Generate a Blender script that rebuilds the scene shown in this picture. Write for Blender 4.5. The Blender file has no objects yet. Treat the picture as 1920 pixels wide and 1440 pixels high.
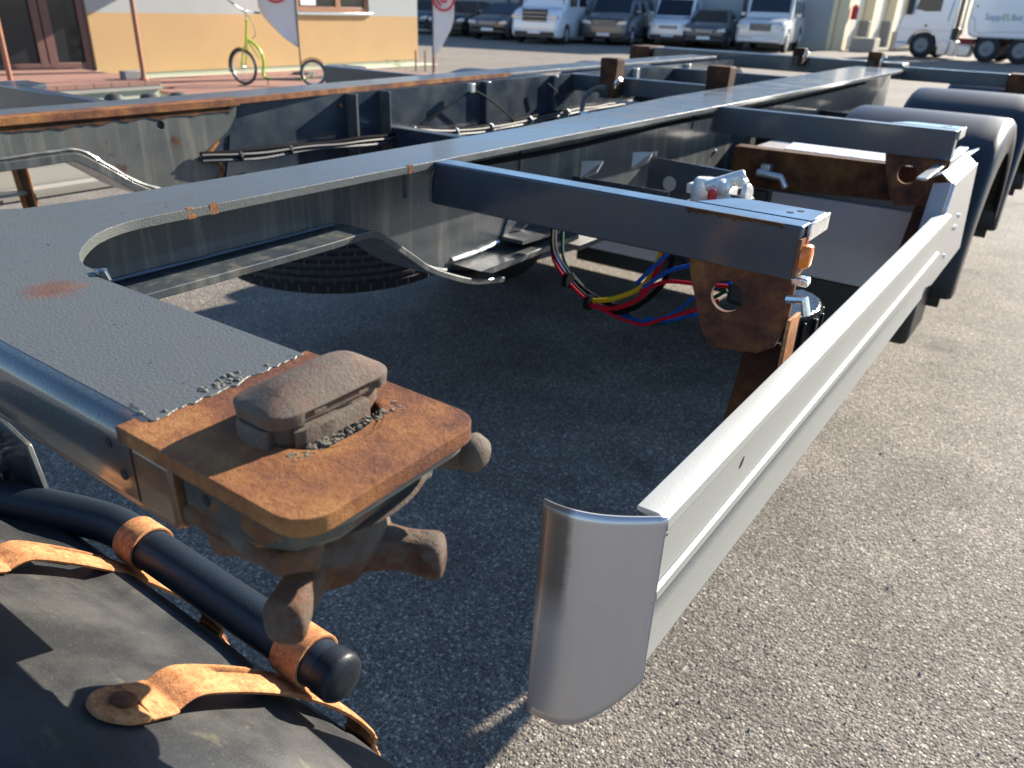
import bpy, bmesh, math, random
from mathutils import Vector, Matrix, noise
random.seed(7)
C = bpy.context.scene.collection
S = bpy.context.scene
rad = math.radians
# ------------------------------------------------------------------ camera
cam = bpy.data.cameras.new('camera'); co = bpy.data.objects.new('camera', cam); C.objects.link(co)
Rw = [[0.8113757658, 0.2809077749, -0.5126013935],
      [0.5835785981, -0.3394147472, 0.7377219322],
      [0.0332473541, -0.8977129003, -0.4393246659]]
co.matrix_world = Matrix([[Rw[i][0], -Rw[i][1], -Rw[i][2], (0, 0, 1.4)[i]] for i in range(3)] + [[0, 0, 0, 1]])
cam.sensor_width = 36; cam.lens = 1460 / 1920 * 36
cam.clip_start = 0.02; cam.clip_end = 900
cam.dof.use_dof = True; cam.dof.focus_distance = 0.86; cam.dof.aperture_fstop = 8.5
S.camera = co
# ------------------------------------------------------------------ light
SUN = Vector((0.21, 0.87, 0.395)).normalized()
w = bpy.data.worlds.new('World'); S.world = w; w.use_nodes = True
nt = w.node_tree; bg = nt.nodes['Background']
sk = nt.nodes.new('ShaderNodeTexSky'); sk.sky_type = 'NISHITA'; sk.sun_disc = False
sk.sun_elevation = math.asin(SUN.z); sk.sun_rotation = math.atan2(SUN.x, SUN.y)
sk.air_density = 1.0; sk.dust_density = 0.15; sk.ozone_density = 4; sk.altitude = 300
nt.links.new(sk.outputs[0], bg.inputs[0]); bg.inputs[1].default_value = 0.085
sl = bpy.data.lights.new('sun', 'SUN'); sl.energy = 5.0; sl.angle = rad(0.53); sl.color = (1, .91, .78)
so = bpy.data.objects.new('sun', sl); C.objects.link(so); so.rotation_euler = SUN.to_track_quat('Z', 'Y').to_euler()
S.view_settings.view_transform = 'Standard'; S.view_settings.look = 'None'
S.view_settings.exposure = 1.5; S.view_settings.gamma = 1; S.view_settings.use_curve_mapping = False

# ------------------------------------------------------------------ materials
class NB:
    def __init__(s, name):
        s.m = bpy.data.materials.new(name); s.m.use_nodes = True; s.t = s.m.node_tree
        s.b = s.t.nodes['Principled BSDF']; s.tc = s.t.nodes.new('ShaderNodeTexCoord')
    def n(s, typ, **k):
        x = s.t.nodes.new('ShaderNode' + typ)
        for a, v in k.items():
            if a.startswith('_'): x.inputs[a[1:].replace('_', ' ')].default_value = v
            else: setattr(x, a, v)
        return x
    def l(s, a, b): s.t.links.new(a, b)
    def obj(s, sc=(1, 1, 1)):
        mp = s.n('Mapping'); mp.inputs['Scale'].default_value = sc; s.l(s.tc.outputs['Object'], mp.inputs[0]); return mp.outputs[0]
    def noise(s, scale, detail=4, rough=.55, vec=None, dist=0):
        x = s.n('TexNoise', _Scale=scale, _Detail=detail, _Roughness=rough, _Distortion=dist)
        s.l(vec or s.obj(), x.inputs['Vector']); return x.outputs['Fac']
    def vor(s, scale, feature='F1', vec=None, out='Distance', rnd=1):
        x = s.n('TexVoronoi', feature=feature, _Scale=scale, _Randomness=rnd); s.l(vec or s.obj(), x.inputs['Vector']); return x.outputs[out]
    def ramp(s, fac, stops, interp='LINEAR'):
        r = s.n('ValToRGB'); cr = r.color_ramp; cr.interpolation = interp
        while len(cr.elements) < len(stops): cr.elements.new(.5)
        for e, (p, c) in zip(cr.elements, stops):
            e.position = p; e.color = (c, c, c, 1) if isinstance(c, (int, float)) else (*c, 1)
        s.l(fac, r.inputs[0]); return r.outputs[0]
    def mix(s, f, a, b, mode='MIX'):
        x = s.n('Mix', data_type='RGBA', blend_type=mode)
        for i, v in ((0, f), (6, a), (7, b)):
            if hasattr(v, 'is_output'): s.l(v, x.inputs[i])
            elif i == 0: x.inputs[0].default_value = v
            else: x.inputs[i].default_value = (*v, 1) if len(v) == 3 else v
        return x.outputs[2]
    def math(s, op, a, b=0.0, clamp=False):
        x = s.n('Math', operation=op, use_clamp=clamp)
        for i, v in ((0, a), (1, b)):
            if hasattr(v, 'is_output'): s.l(v, x.inputs[i])
            else: x.inputs[i].default_value = v
        return x.outputs[0]
    def bump(s, h, dist=.001, strength=1, prev=None):
        x = s.n('Bump', _Strength=strength, _Distance=dist); s.l(h, x.inputs['Height'])
        if prev: s.l(prev, x.inputs['Normal'])
        return x.outputs[0]
    def out(s, col=None, rough=None, metal=None, nrm=None, spec=None, coat=None):
        for k, v in (('Base Color', col), ('Roughness', rough), ('Metallic', metal), ('Normal', nrm), ('Specular IOR Level', spec), ('Coat Weight', coat)):
            if v is None: continue
            if hasattr(v, 'is_output'): s.l(v, s.b.inputs[k])
            else: s.b.inputs[k].default_value = (*v, 1) if isinstance(v, tuple) and len(v) == 3 else v
        return s.m
def simple(name, col, rough=.5, metal=0, var=.12, vs=8, bump=0, bs=200, spec=.5, coat=0):
    b = NB(name); n = b.noise(vs, 5)
    c = b.mix(n, tuple(x * (1 - var) for x in col), tuple(min(1, x * (1 + var)) for x in col))
    nr = b.bump(b.noise(bs, 3), bump, 1) if bump else None
    return b.out(c, rough, metal, nr, spec, coat)

def rust_nodes(b, bright=1.0, scale=1.0):
    n1 = b.noise(16 * scale, 6, .6); n2 = b.noise(140 * scale, 6, .7); n3 = b.noise(900 * scale, 3, .6)
    f = b.math('ADD', b.math('MULTIPLY', n1, .62), b.math('ADD', b.math('MULTIPLY', n2, .2), b.math('MULTIPLY', n3, .18)))
    f = b.math('ADD', f, b.math('MULTIPLY', b.math('SUBTRACT', b.noise(5.5, 3, .5), .5), .55))
    k = bright
    c = b.ramp(f, [(.33, (.065 * k, .027 * k, .019 * k)), (.44, (.145 * k, .055 * k, .030 * k)), (.53, (.25 * k, .098 * k, .036 * k)), (.66, (.40 * k, .19 * k, .062 * k))])
    sp = b.ramp(b.vor(520 * scale), [(.0, 1), (.16, .0)])
    c = b.mix(b.math('MULTIPLY', sp, .5), c, (.07 * k, .028 * k, .015 * k))
    h = b.math('ADD', b.math('MULTIPLY', n2, 1.0), b.math('MULTIPLY', n3, .5))
    return c, h
def rust(name, bright=1.0, scale=1.0, bump=.0016):
    b = NB(name); c, h = rust_nodes(b, bright, scale)
    return b.out(c, .82, 0, b.bump(h, bump, 1), .25)
def paint(name, col=(.058, .063, .062), peel=True, dust=.5, rustamt=.0, streak=False, spot=None, rough=.36, near=False):
    b = NB(name)
    d = b.noise(7, 7, .62)
    dm = b.ramp(d, [(.38, 0), (.66, dust)])
    if near:
        sy = b.n('SeparateXYZ'); b.l(b.tc.outputs['Object'], sy.inputs[0])
        nm = b.ramp(b.math('ADD', b.math('DIVIDE', sy.outputs[1], 4), b.math('MULTIPLY', b.math('SUBTRACT', d, .5), .3)), [(.10, .62), (.42, 0)])
        dm = b.math('MAXIMUM', dm, nm)
    c = b.mix(dm, col, (.112, .114, .098))
    speck = b.ramp(b.noise(420, 2, .5), [(.66, 0), (.74, .5)])
    c = b.mix(speck, c, (.2, .185, .16))
    dk = b.ramp(b.noise(95, 3, .5), [(.70, 0), (.73, .8)])
    c = b.mix(dk, c, (.016, .015, .014))
    if streak:
        st = b.ramp(b.noise(1, 6, .7, b.obj((34, 34, 1.6))), [(.50, 0), (.68, .62)])
        c = b.mix(st, c, (.20, .19, .155))
        st2 = b.ramp(b.noise(1, 6, .7, b.obj((21, 21, 2.3)), .3), [(.6, 0), (.72, .7)])
        c = b.mix(st2, c, (.16, .085, .035))
    ro = b.ramp(d, [(.35, rough), (.7, min(1, rough + .22))])
    hh = b.noise(330, 3, .55)
    nr = b.bump(hh, .0009 if peel else .0003, .8)
    if rustamt or spot:
        rc, rh = rust_nodes(b, .5, 1)
        if spot:
            mp = b.n('VectorMath', operation='DISTANCE'); b.l(b.tc.outputs['Object'], mp.inputs[0]); mp.inputs[1].default_value = spot[:3]
            dd = b.math('ADD', mp.outputs['Value'], b.math('MULTIPLY', b.math('SUBTRACT', b.noise(90, 5, .7), .5), spot[3] * 1.6))
            mk = b.ramp(dd, [(spot[3] * .35, .85), (spot[3], 0)])
            c = b.mix(mk, c, rc)
        if rustamt:
            mk = b.ramp(b.noise(9, 8, .75), [(.70 - rustamt, 0), (.73 - rustamt, 1)])
            c = b.mix(mk, c, rc)
    b.b.inputs['Coat Roughness'].default_value = .13
    ct = b.ramp(d, [(.4, .95), (.7, .35)])
    if near: ct = b.math('MULTIPLY', ct, b.ramp(nm, [(0, 1), (.5, 0)]))
    return b.out(c, ro, 0, nr, .5, ct)

M = {}
M['paint'] = paint('frame_paint', col=(.04, .052, .062), spot=(-.79, .335, 1.13, .035), near=True)
M['paint_clean_shade'] = paint('frame_paint_shade', dust=.12, peel=False, rough=.24, col=(.016, .028, .044))  # less dust; shade on outrigger faces and left web put into the colour
M['paint_web'] = paint('frame_paint_web', dust=.3, streak=True, peel=False, rough=.38, col=(.036, .046, .052))
M['paint_worn'] = paint('frame_paint_worn', dust=.35, streak=True, rustamt=.12, peel=False, col=(.07, .078, .074))
M['paint_rusty'] = paint('frame_paint_rusty', dust=.2, rustamt=.19, peel=True, col=(.035, .042, .035))
M['rust'] = rust('rust_plate', .88)
def strap_rust():
    b = NB('rust_strap'); n2 = b.noise(170, 5, .65); n3 = b.noise(700, 3, .6); n1 = b.noise(40, 4, .6)
    f = b.math('ADD', b.math('MULTIPLY', n1, .35), b.math('ADD', b.math('MULTIPLY', n2, .4), b.math('MULTIPLY', n3, .25)))
    c = b.ramp(f, [(.36, (.19, .075, .033)), (.46, (.38, .158, .062)), (.58, (.56, .27, .115))])
    pit = b.ramp(b.noise(120, 6, .75), [(.60, 0), (.67, .8)]); c = b.mix(pit, c, (.13, .05, .03))
    return b.out(c, .8, 0, b.bump(n3, .0007, .8, b.bump(n2, .0007, .6)), .25)
M['rust_bright'] = strap_rust()
M['rust_dark'] = rust('rust_dark', .3, 1.2)
def cast():
    b = NB('cast_iron'); rc, rh = rust_nodes(b, .75, 1)
    g = b.mix(b.noise(75, 6, .7), (.045, .032, .026), (.17, .128, .092))
    c = b.mix(b.ramp(b.noise(30, 6, .65), [(.50, 0), (.68, .7)]), g, rc)
    return b.out(c, .72, 0, b.bump(b.noise(330, 6, .75), .0016, 1, b.bump(b.noise(45, 3), .0006, .7)), .4)
M['cast'] = cast()
def guard():
    b = NB('fender_plastic'); n = b.noise(9, 7, .65)
    c = b.mix(b.ramp(n, [(.42, 0), (.7, .7)]), (.026, .027, .028), (.085, .082, .074))
    c = b.mix(b.ramp(b.noise(600, 2), [(.6, 0), (.75, .5)]), c, (.14, .135, .12))
    st = b.ramp(b.noise(14, 4, .6, b.obj((1, 2.2, 2)), .6), [(.62, 0), (.72, .35)])
    c = b.mix(st, c, (.21, .19, .10))
    return b.out(c, b.ramp(n, [(.4, .42), (.7, .62)]), 0, b.bump(b.noise(500, 3), .0005, .6, b.bump(b.noise(12, 3), .003, .5)), .45)
M['guard'] = guard()
M['guard_far'] = simple('fender_plastic_far', (.012, .015, .021), .42, 0, .25, 6, .0003, 300, .28)
M['tube'] = simple('black_tube', (.010, .017, .027), .42, 0, .35, 12, .0004, 500)
M['alu'] = simple('rail_aluminium', (.41, .41, .375), .42, .25, .07, 5, .0002, 300)
def alu_end():
    b = NB('rail_end_plastic'); 
    n = b.noise(2.2, 3, .5, b.obj((5, 5, 1.2)), .5)
    c = b.mix(n, (.52, .50, .485), (.66, .64, .63))
    # dull stained strip along the inner edge
    sx = b.n('SeparateXYZ'); b.l(b.tc.outputs['Object'], sx.inputs[0])
    mk = b.ramp(b.math('ADD', b.math('MULTIPLY', sx.outputs[0], -1), b.math('MULTIPLY', b.math('SUBTRACT', b.noise(30, 5, .7), .5), .012)), [(.306, 0), (.311, 1)])
    mk2 = b.ramp(sx.outputs[2], [(.80, 0), (.86, 1)])
    c = b.mix(b.math('MULTIPLY', b.math('MULTIPLY', mk, mk2), .75), c, (.10, .08, .05))
    c = b.mix(b.ramp(b.noise(160, 2), [(.74, 0), (.77, .6)]), c, (.12, .11, .1))
    return b.out(c, .30, .6, b.bump(b.noise(9, 2), .002, .3), .5)
M['alu_end'] = alu_end()
M['alu_sheet'] = simple('box_aluminium', (.55, .56, .56), .3, .8, .1, 30, .001, 120)
M['white_panel'] = simple('white_panel', (.30, .29, .30), .55, 0, .18, 5, .0006, 60)
M['chrome'] = simple('bright_metal', (.75, .75, .72), .22, .9, .12, 30, .0006, 120)
M['black'] = simple('black_plastic', (.012, .013, .015), .4, 0, .3, 20)
M['rubber'] = simple('tyre_rubber', (.018, .018, .02), .72, 0, .3, 20, .001, 150)
M['orange'] = simple('amber_lens', (.75, .17, .015), .25, 0, .1, 30)
M['red'] = simple('red_part', (.45, .02, .03), .35)
for nme, c_ in (('wire_red', (.5, .012, .03)), ('wire_blue', (.012, .09, .42)), ('wire_yellow', (.62, .43, .02)), ('wire_green', (.01, .08, .05)), ('wire_black', (.012, .012, .014))):
    M[nme] = simple(nme, tuple(q_ * .6 for q_ in c_), .7, 0, .2, 20, 0, 100, .04)
def asphalt():
    b = NB('asphalt')
    big = b.noise(.55, 6, .6); mid = b.noise(3.2, 5, .6)
    vd = b.vor(118); vc = b.vor(118, out='Color')
    sx = b.n('SeparateColor'); b.l(vc, sx.inputs[0])
    vd2 = b.vor(260); vc2 = b.vor(260, out='Color'); sx2 = b.n('SeparateColor'); b.l(vc2, sx2.inputs[0])
    stone = b.ramp(sx.outputs[0], [(0, (.088, .080, .070)), (.45, (.185, .168, .146)), (.8, (.29, .264, .228)), (1, (.56, .515, .45))])
    stone2 = b.ramp(sx2.outputs[1], [(0, (.10, .087, .074)), (.6, (.20, .176, .148)), (1, (.40, .355, .30))])
    cell = b.ramp(vd, [(.42, 1), (.62, 0)])
    c = b.mix(cell, stone2, stone)
    c = b.mix(b.ramp(vd2, [(.55, 0), (.8, .6)]), c, (.03, .026, .022))
    c = b.mix(1.0, c, b.ramp(mid, [(.3, (.74, .73, .72)), (.68, (1.16, 1.15, 1.14))]), 'MULTIPLY')
    c = b.mix(1.0, c, b.ramp(big, [(.32, (.74, .73, .72)), (.62, (1.16, 1.15, 1.13))]), 'MULTIPLY')
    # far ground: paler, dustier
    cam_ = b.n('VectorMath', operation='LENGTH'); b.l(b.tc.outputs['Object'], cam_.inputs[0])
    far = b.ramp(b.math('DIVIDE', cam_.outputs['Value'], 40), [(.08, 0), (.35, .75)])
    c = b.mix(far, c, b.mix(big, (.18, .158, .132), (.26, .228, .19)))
    oil = b.ramp(b.noise(1.7, 5, .65, None, .3), [(.58, 0), (.70, .6)])
    c = b.mix(oil, c, (.035, .032, .03))
    h1 = b.ramp(vd, [(0, 1), (.75, 0)]); h2 = b.ramp(vd2, [(0, 1), (.8, 0)])
    h = b.math('ADD', b.math('MULTIPLY', h1, b.math('ADD', b.math('MULTIPLY', sx.outputs[1], .8), .2)), b.math('MULTIPLY', h2, .35))
    return b.out(c, .82, 0, b.bump(h, .0042, 1, b.bump(b.noise(30, 5), .004, .6)), .3)
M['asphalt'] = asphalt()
def plaster(name, col, bump=.004, rough=.9):
    b = NB(name); n = b.noise(1.6, 6, .6)
    c = b.mix(n, tuple(x * .9 for x in col), tuple(min(1, x * 1.08) for x in col))
    return b.out(c, rough, 0, b.bump(b.noise(60, 5, .7), bump, .8), .2)
M['yellow'] = plaster('yellow_plaster', (.52, .335, .165)); M['white_wall'] = plaster('white_plaster', (.40, .41, .40))
M['plinth'] = plaster('pale_plinth', (.52, .53, .40)); M['concrete'] = plaster('concrete', (.40, .37, .31))
M['brick'] = plaster('red_brick', (.33, .185, .145), .006); M['cream'] = plaster('cream_wall', (.78, .68, .48), .002)
M['warehouse'] = plaster('warehouse_cladding', (.34, .35, .35), .001, .6)
M['shutter'] = simple('shutter_slat', (.72, .68, .58), .5)
M['brown_frame'] = simple('brown_frame', (.14, .062, .05), .45); M['glass'] = simple('dark_glass', (.02, .022, .025), .08, 0, .3, 1)
M['wood_frame'] = simple('wood_frame', (.30, .13, .06), .5)
M['pole'] = simple('rail_pole', (.33, .13, .07), .6, 0, .3, 10)
M['grey_box'] = simple('grey_metal', (.2, .2, .2), .5)
M['flag'] = simple('flag_cloth', (.72, .70, .68), .8, 0, .05, 3, .004, 6); M['flag_red'] = simple('flag_red', (.6, .06, .08), .8)
M['lime'] = simple('lime_paint', (.36, .52, .03), .3, 0, .1); M['rim'] = simple('silver_rim', (.55, .55, .55), .35, .7)
M['darkpole'] = simple('dark_pole', (.06, .06, .055), .5)
M['leaf'] = simple('leaf', (.09, .14, .02), .6)
def carpaint(n, c, r=.22): return simple(n, c, r, .1, .02, 2, 0, 100, .5, .6)
M['car_white'] = carpaint('car_white', (.74, .76, .78)); M['car_dark'] = carpaint('car_dark', (.03, .034, .042)); M['car_grey'] = carpaint('car_grey', (.07, .08, .095))
M['car_silver'] = carpaint('car_silver', (.62, .62, .62)); M['car_black'] = carpaint('car_black', (.014, .015, .018)); M['car_blue'] = carpaint('car_blue', (.04, .07, .12))
M['carglass'] = simple('car_glass', (.012, .016, .022), .06, 0, .2, 1); M['lamp'] = simple('lamp_glass', (.5, .53, .56), .12, .2)
M['plate_white'] = simple('number_plate', (.75, .75, .74), .5); M['grille'] = simple('grille', (.015, .015, .017), .5)
M['txt_blue'] = simple('print_blue', (.12, .22, .36), .6); M['txt_green'] = simple('print_green', (.12, .42, .1), .6); M['swoosh'] = simple('print_grey_blue', (.25, .33, .42), .6)
M['chassis_red'] = simple('chassis_red', (.3, .03, .03), .5)

M['paint_rusty_mix'] = paint('frame_paint_stained', dust=.12, rustamt=.0, peel=True, col=(.04, .055, .062), spot=(-.452, .225, 1.085, .085))
M['rust_mid'] = rust('rust_bracket', .8, 1.3)
M['white_lid'] = simple('white_lid', (.72, .74, .76), .35, 0, .06, 20)
M['chrome_white'] = simple('valve_alloy', (.72, .70, .64), .4, .35, .15, 60, .002, 90)
M['gloss_black'] = simple('gloss_black', (.014, .017, .022), .16, 0, .3, 20, .003, 60)
M['foil'] = simple('foil', (.6, .6, .6), .25, .9, .2, 30, .004, 60)
M['cast_dark'] = paint('stained_block', dust=.3, rustamt=.16, peel=True, col=(.04, .04, .032))
M['cast_rust'] = rust('nut_rust', .55, 1.3, .002)
def castmix():
    b = NB('cast_mix'); rc, rh = rust_nodes(b, .55, 1.3)
    g = b.mix(b.noise(80, 6, .7), (.06, .042, .033), (.17, .13, .098))
    c = b.mix(b.ramp(b.noise(26, 6, .7), [(.42, 1), (.58, 0)]), g, rc)
    return b.out(c, .75, 0, b.bump(b.noise(260, 6, .7), .0022, 1, b.bump(b.noise(60, 3), .002, .8)), .3)
M['cast_mix'] = castmix()

# ------------------------------------------------------------------ geometry helpers
def B(): return bmesh.new()
def box(bm, x0, x1, y0, y1, z0, z1):
    v = [bm.verts.new((x, y, z)) for x in (x0, x1) for y in (y0, y1) for z in (z0, z1)]
    for f in ((0, 1, 3, 2), (4, 6, 7, 5), (0, 4, 5, 1), (2, 3, 7, 6), (0, 2, 6, 4), (1, 5, 7, 3)): bm.faces.new([v[i] for i in f])
def prism(bm, poly, axis, a, b):
    """extrude a 2D polygon along axis from a to b; poly in the two other axes in x,y,z order"""
    def P(p, t):
        return {'x': (t, p[0], p[1]), 'y': (p[0], t, p[1]), 'z': (p[0], p[1], t)}[axis]
    A = [bm.verts.new(P(p, a)) for p in poly]; Bv = [bm.verts.new(P(p, b)) for p in poly]
    n = len(poly)
    bm.faces.new(A); bm.faces.new(Bv[::-1])
    for i in range(n): bm.faces.new((A[i], A[(i + 1) % n], Bv[(i + 1) % n], Bv[i]))
def prism_hole(bm, poly, hc, hr, axis, a, b, seg=28):
    """polygon with one round hole: each outline is resampled and bridged"""
    import math as m
    def P(p, t): return {'x': (t, p[0], p[1]), 'y': (p[0], t, p[1]), 'z': (p[0], p[1], t)}[axis]
    def hit(ang):
        d = (m.cos(ang), m.sin(ang)); best = None
        for i in range(len(poly)):
            p, q = poly[i], poly[(i + 1) % len(poly)]
            ex, ey = q[0] - p[0], q[1] - p[1]; den = d[0] * ey - d[1] * ex
            if abs(den) < 1e-12: continue
            t = ((p[0] - hc[0]) * ey - (p[1] - hc[1]) * ex) / den; u = ((p[0] - hc[0]) * d[1] - (p[1] - hc[1]) * d[0]) / den
            if t > 0 and -1e-6 <= u <= 1 + 1e-6 and (best is None or t > best): best = t
        return (hc[0] + d[0] * best, hc[1] + d[1] * best)
    angs = sorted([2 * m.pi * i / seg for i in range(seg)] + [m.atan2(p[1] - hc[1], p[0] - hc[0]) % (2 * m.pi) for p in poly])
    O = [hit(x) for x in angs]; I = [(hc[0] + hr * m.cos(x), hc[1] + hr * m.sin(x)) for x in angs]
    rings = [[bm.verts.new(P(p, t)) for p in L] for L in (O, I) for t in (a, b)]
    Oa, Ob, Ia, Ib = rings; n = len(angs)
    for i in range(n):
        j = (i + 1) % n
        for q in ((Oa[i], Oa[j], Ia[j], Ia[i]), (Ob[j], Ob[i], Ib[i], Ib[j]), (Oa[j], Oa[i], Ob[i], Ob[j]), (Ia[i], Ia[j], Ib[j], Ib[i])): bm.faces.new(q)
def tube(bm, path, r, seg=12, cap=True, rs=None):
    path = [Vector(p) for p in path]; rings = []; up = None
    for i, p in enumerate(path):
        d = (path[min(i + 1, len(path) - 1)] - path[max(i - 1, 0)]).normalized()
        if up is None:
            up = Vector((0, 0, 1)) if abs(d.z) < .9 else Vector((1, 0, 0))
        s = d.cross(up).normalized(); up = s.cross(d).normalized(); rr = rs[i] if rs else r
        rings.append([bm.verts.new(p + rr * (math.cos(2 * math.pi * k / seg) * s + math.sin(2 * math.pi * k / seg) * up)) for k in range(seg)])
    for a, b in zip(rings, rings[1:]):
        for k in range(seg): bm.faces.new((a[k], a[(k + 1) % seg], b[(k + 1) % seg], b[k]))
    if cap: bm.faces.new(rings[0][::-1]); bm.faces.new(rings[-1])
def lathe(bm, prof, c, axis='x', seg=24, cap=True):
    """prof: (t along axis, radius)"""
    rings = []
    for t, r in prof:
        R_ = []
        for k in range(seg):
            a = 2 * math.pi * k / seg; u, v = r * math.cos(a), r * math.sin(a)
            p = {'x': (t, u, v), 'y': (u, t, v), 'z': (u, v, t)}[axis]
            R_.append(bm.verts.new((c[0] + p[0], c[1] + p[1], c[2] + p[2])))
        rings.append(R_)
    for a, b in zip(rings, rings[1:]):
        for k in range(seg): bm.faces.new((a[k], a[(k + 1) % seg], b[(k + 1) % seg], b[k]))
    if cap: bm.faces.new(rings[0][::-1]); bm.faces.new(rings[-1])
def loft(bm, rings, cap=True):
    R_ = [[bm.verts.new(p) for p in r] for r in rings]; n = len(R_[0])
    for a, b in zip(R_, R_[1:]):
        for k in range(n): bm.faces.new((a[k], a[(k + 1) % n], b[(k + 1) % n], b[k]))
    if cap: bm.faces.new(R_[0][::-1]); bm.faces.new(R_[-1])
def sring(cx, cy, z, a, b, e=4, n=40):
    out = []
    for k in range(n):
        t = 2 * math.pi * k / n; c, s = math.cos(t), math.sin(t)
        out.append((cx + a * math.copysign(abs(c) ** (2 / e), c), cy + b * math.copysign(abs(s) ** (2 / e), s), z))
    return out
def smoothpath(pts, n=8):
    P = [Vector(p) for p in pts]; out = []
    for i in range(len(P) - 1):
        p0, p1, p2, p3 = P[max(i - 1, 0)], P[i], P[i + 1], P[min(i + 2, len(P) - 1)]
        for k in range(n):
            t = k / n; out.append(.5 * ((2 * p1) + (p2 - p0) * t + (2 * p0 - 5 * p1 + 4 * p2 - p3) * t * t + (3 * p1 - p0 - 3 * p2 + p3) * t ** 3))
    out.append(P[-1]); return out
def jitter(bm, amp, scale, seed=0):
    for v in bm.verts:
        q = v.co * scale + Vector((seed, seed * 2, 0)); v.co += amp * Vector((noise.noise(q), noise.noise(q + Vector((9, 3, 1))), noise.noise(q + Vector((3, 7, 5)))))
def obj(name, bm, mat, parent=None, bevel=0, smooth=False, sub=0, segs=2, loc=None):
    bmesh.ops.recalc_face_normals(bm, faces=bm.faces)
    me = bpy.data.meshes.new(name); bm.to_mesh(me); bm.free()
    me.materials.append(M[mat] if isinstance(mat, str) else mat)
    o = bpy.data.objects.new(name, me); C.objects.link(o)
    if parent:
        o.parent = parent
        if parent.type == 'EMPTY' and not parent.get('local'): o.location = -parent.location
    if smooth is True:
        for p in me.polygons: p.use_smooth = True
    if bevel:
        md = o.modifiers.new('bevel', 'BEVEL'); md.width = bevel; md.segments = segs; md.limit_method = 'ANGLE'; md.angle_limit = rad(35)
        me.shade_smooth() if hasattr(me, 'shade_smooth') else None
        try: me.set_sharp_from_angle(angle=rad(40))
        except Exception: pass
    elif smooth == 'auto':
        me.shade_smooth()
        try: me.set_sharp_from_angle(angle=rad(40))
        except Exception: pass
    if sub:
        md = o.modifiers.new('sub', 'SUBSURF'); md.levels = sub; md.render_levels = sub
    return o
def tag(o, label=None, cat=None, group=None, kind=None):
    if label: o['label'] = label
    if cat: o['category'] = cat
    if group: o['group'] = group
    if kind: o['kind'] = kind
    return o
def thing(name, label, cat, loc=(0, 0, 0), rz=0, group=None, local=False):
    o = bpy.data.objects.new(name, None); C.objects.link(o); o.location = loc; o.rotation_euler = (0, 0, rz); o.empty_display_size = .2
    if local: o['local'] = 1
    return tag(o, label, cat, group)
def dup(root, loc, rz, label, **kw):
    def cp(o, par):
        c = o.copy(); C.objects.link(c); c.parent = par
        for ch in list(o.children): cp(ch, c)
        return c
    r = cp(root, None); r.location = loc; r.rotation_euler = (0, 0, rz); r['label'] = label
    return r
def b_box(*a):
    b = B(); box(b, *a); return b
def b_prism(*a):
    b = B(); prism(b, *a); return b
def plate3(bm, pts, th=.01):
    """thin solid from a planar 3D polygon, thickened against its normal"""
    P = [Vector(p) for p in pts]; n = (P[1] - P[0]).cross(P[2] - P[0]).normalized() * th
    A = [bm.verts.new(p) for p in P]; D = [bm.verts.new(p - n) for p in P]; k = len(P)
    bm.faces.new(A); bm.faces.new(D[::-1])
    for i in range(k): bm.faces.new((A[i], A[(i + 1) % k], D[(i + 1) % k], D[i]))

# ================================================================== SETTING
g = B(); 
v = [g.verts.new(p) for p in ((-260, -120, 0), (260, -120, 0), (260, 380, 0), (-260, 380, 0))]; g.faces.new(v)
tag(obj('ground', g, 'asphalt'), 'coarse grey asphalt yard', None, None, 'structure')
# loose chips lying on the asphalt near the viewer
chips = B()
for i in range(2600):
    t = random.random() ** 1.5 * 5.5 + .3; a = random.uniform(-1.15, .15)
    x = t * math.sin(-a * 0 + random.uniform(-.9, .55)); y = t
    if x < -3 or x > 2.5: continue
    s = random.uniform(.0018, .0048) * (1.4 if random.random() < .08 else 1)
    c = Vector((x, y, s * .3)); vs = []
    R1 = random.uniform(0, 6.3)
    for (px, py, pz) in ((1, 0, 0), (0, 1, 0), (-1, 0, 0), (0, -1, 0), (0, 0, 1)):
        k = s * random.uniform(.6, 1.1); qx = px * math.cos(R1) - py * math.sin(R1); qy = px * math.sin(R1) + py * math.cos(R1)
        vs.append(chips.verts.new(c + Vector((qx * k, qy * k, pz * k * .8))))
    for f in ((0, 1, 4), (1, 2, 4), (2, 3, 4), (3, 0, 4)): chips.faces.new([vs[j] for j in f])
tag(obj('gravel', chips, simple('stone_chip', (.27, .25, .215), .85, 0, .5, 60)), 'small loose stone chips scattered over the asphalt', 'gravel', None, 'stuff')

# ---------------- yellow office building
WX = -13.6
bld = thing('office_building', 'two tone office building, yellow plaster below and white above, with brown glazed door', 'building', (WX - 3, 9, 0))
# wall in panels around the openings (door 4.6..7.25, window 11.55..13.55)
def wallbox(name, mat, y0, y1, z0, z1, x0=WX - .3, x1=WX): return obj(name, b_box(x0, x1, y0, y1, z0, z1), mat, bld)
YB = 1.04
yw = B()
box(yw, WX - .3, WX, 7.25, 15.12, .11, YB); box(yw, WX - .3, WX, 1.5, 4.4, .11, YB); box(yw, WX - 9, WX - .3, 14.82, 15.12, .11, YB)
obj('wall', yw, 'yellow', bld)
ww = B()
box(ww, WX - .3, WX, 7.25, 11.55, YB, 3.6); box(ww, WX - .3, WX, 13.55, 15.12, YB, 3.6); box(ww, WX - .3, WX, 11.55, 13.55, 2.3, 3.6)
box(ww, WX - .3, WX, 4.4, 7.25, 2.45, 3.6); box(ww, WX - .3, WX, 1.5, 4.4, YB, 3.6); box(ww, WX - 9, WX - .3, 14.82, 15.12, YB, 3.6)
obj('wall', ww, 'white_wall', bld)
obj('plinth', b_box(WX - .28, WX - .02, 1.5, 15.09, 0, .108), 'plinth', bld)
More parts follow.
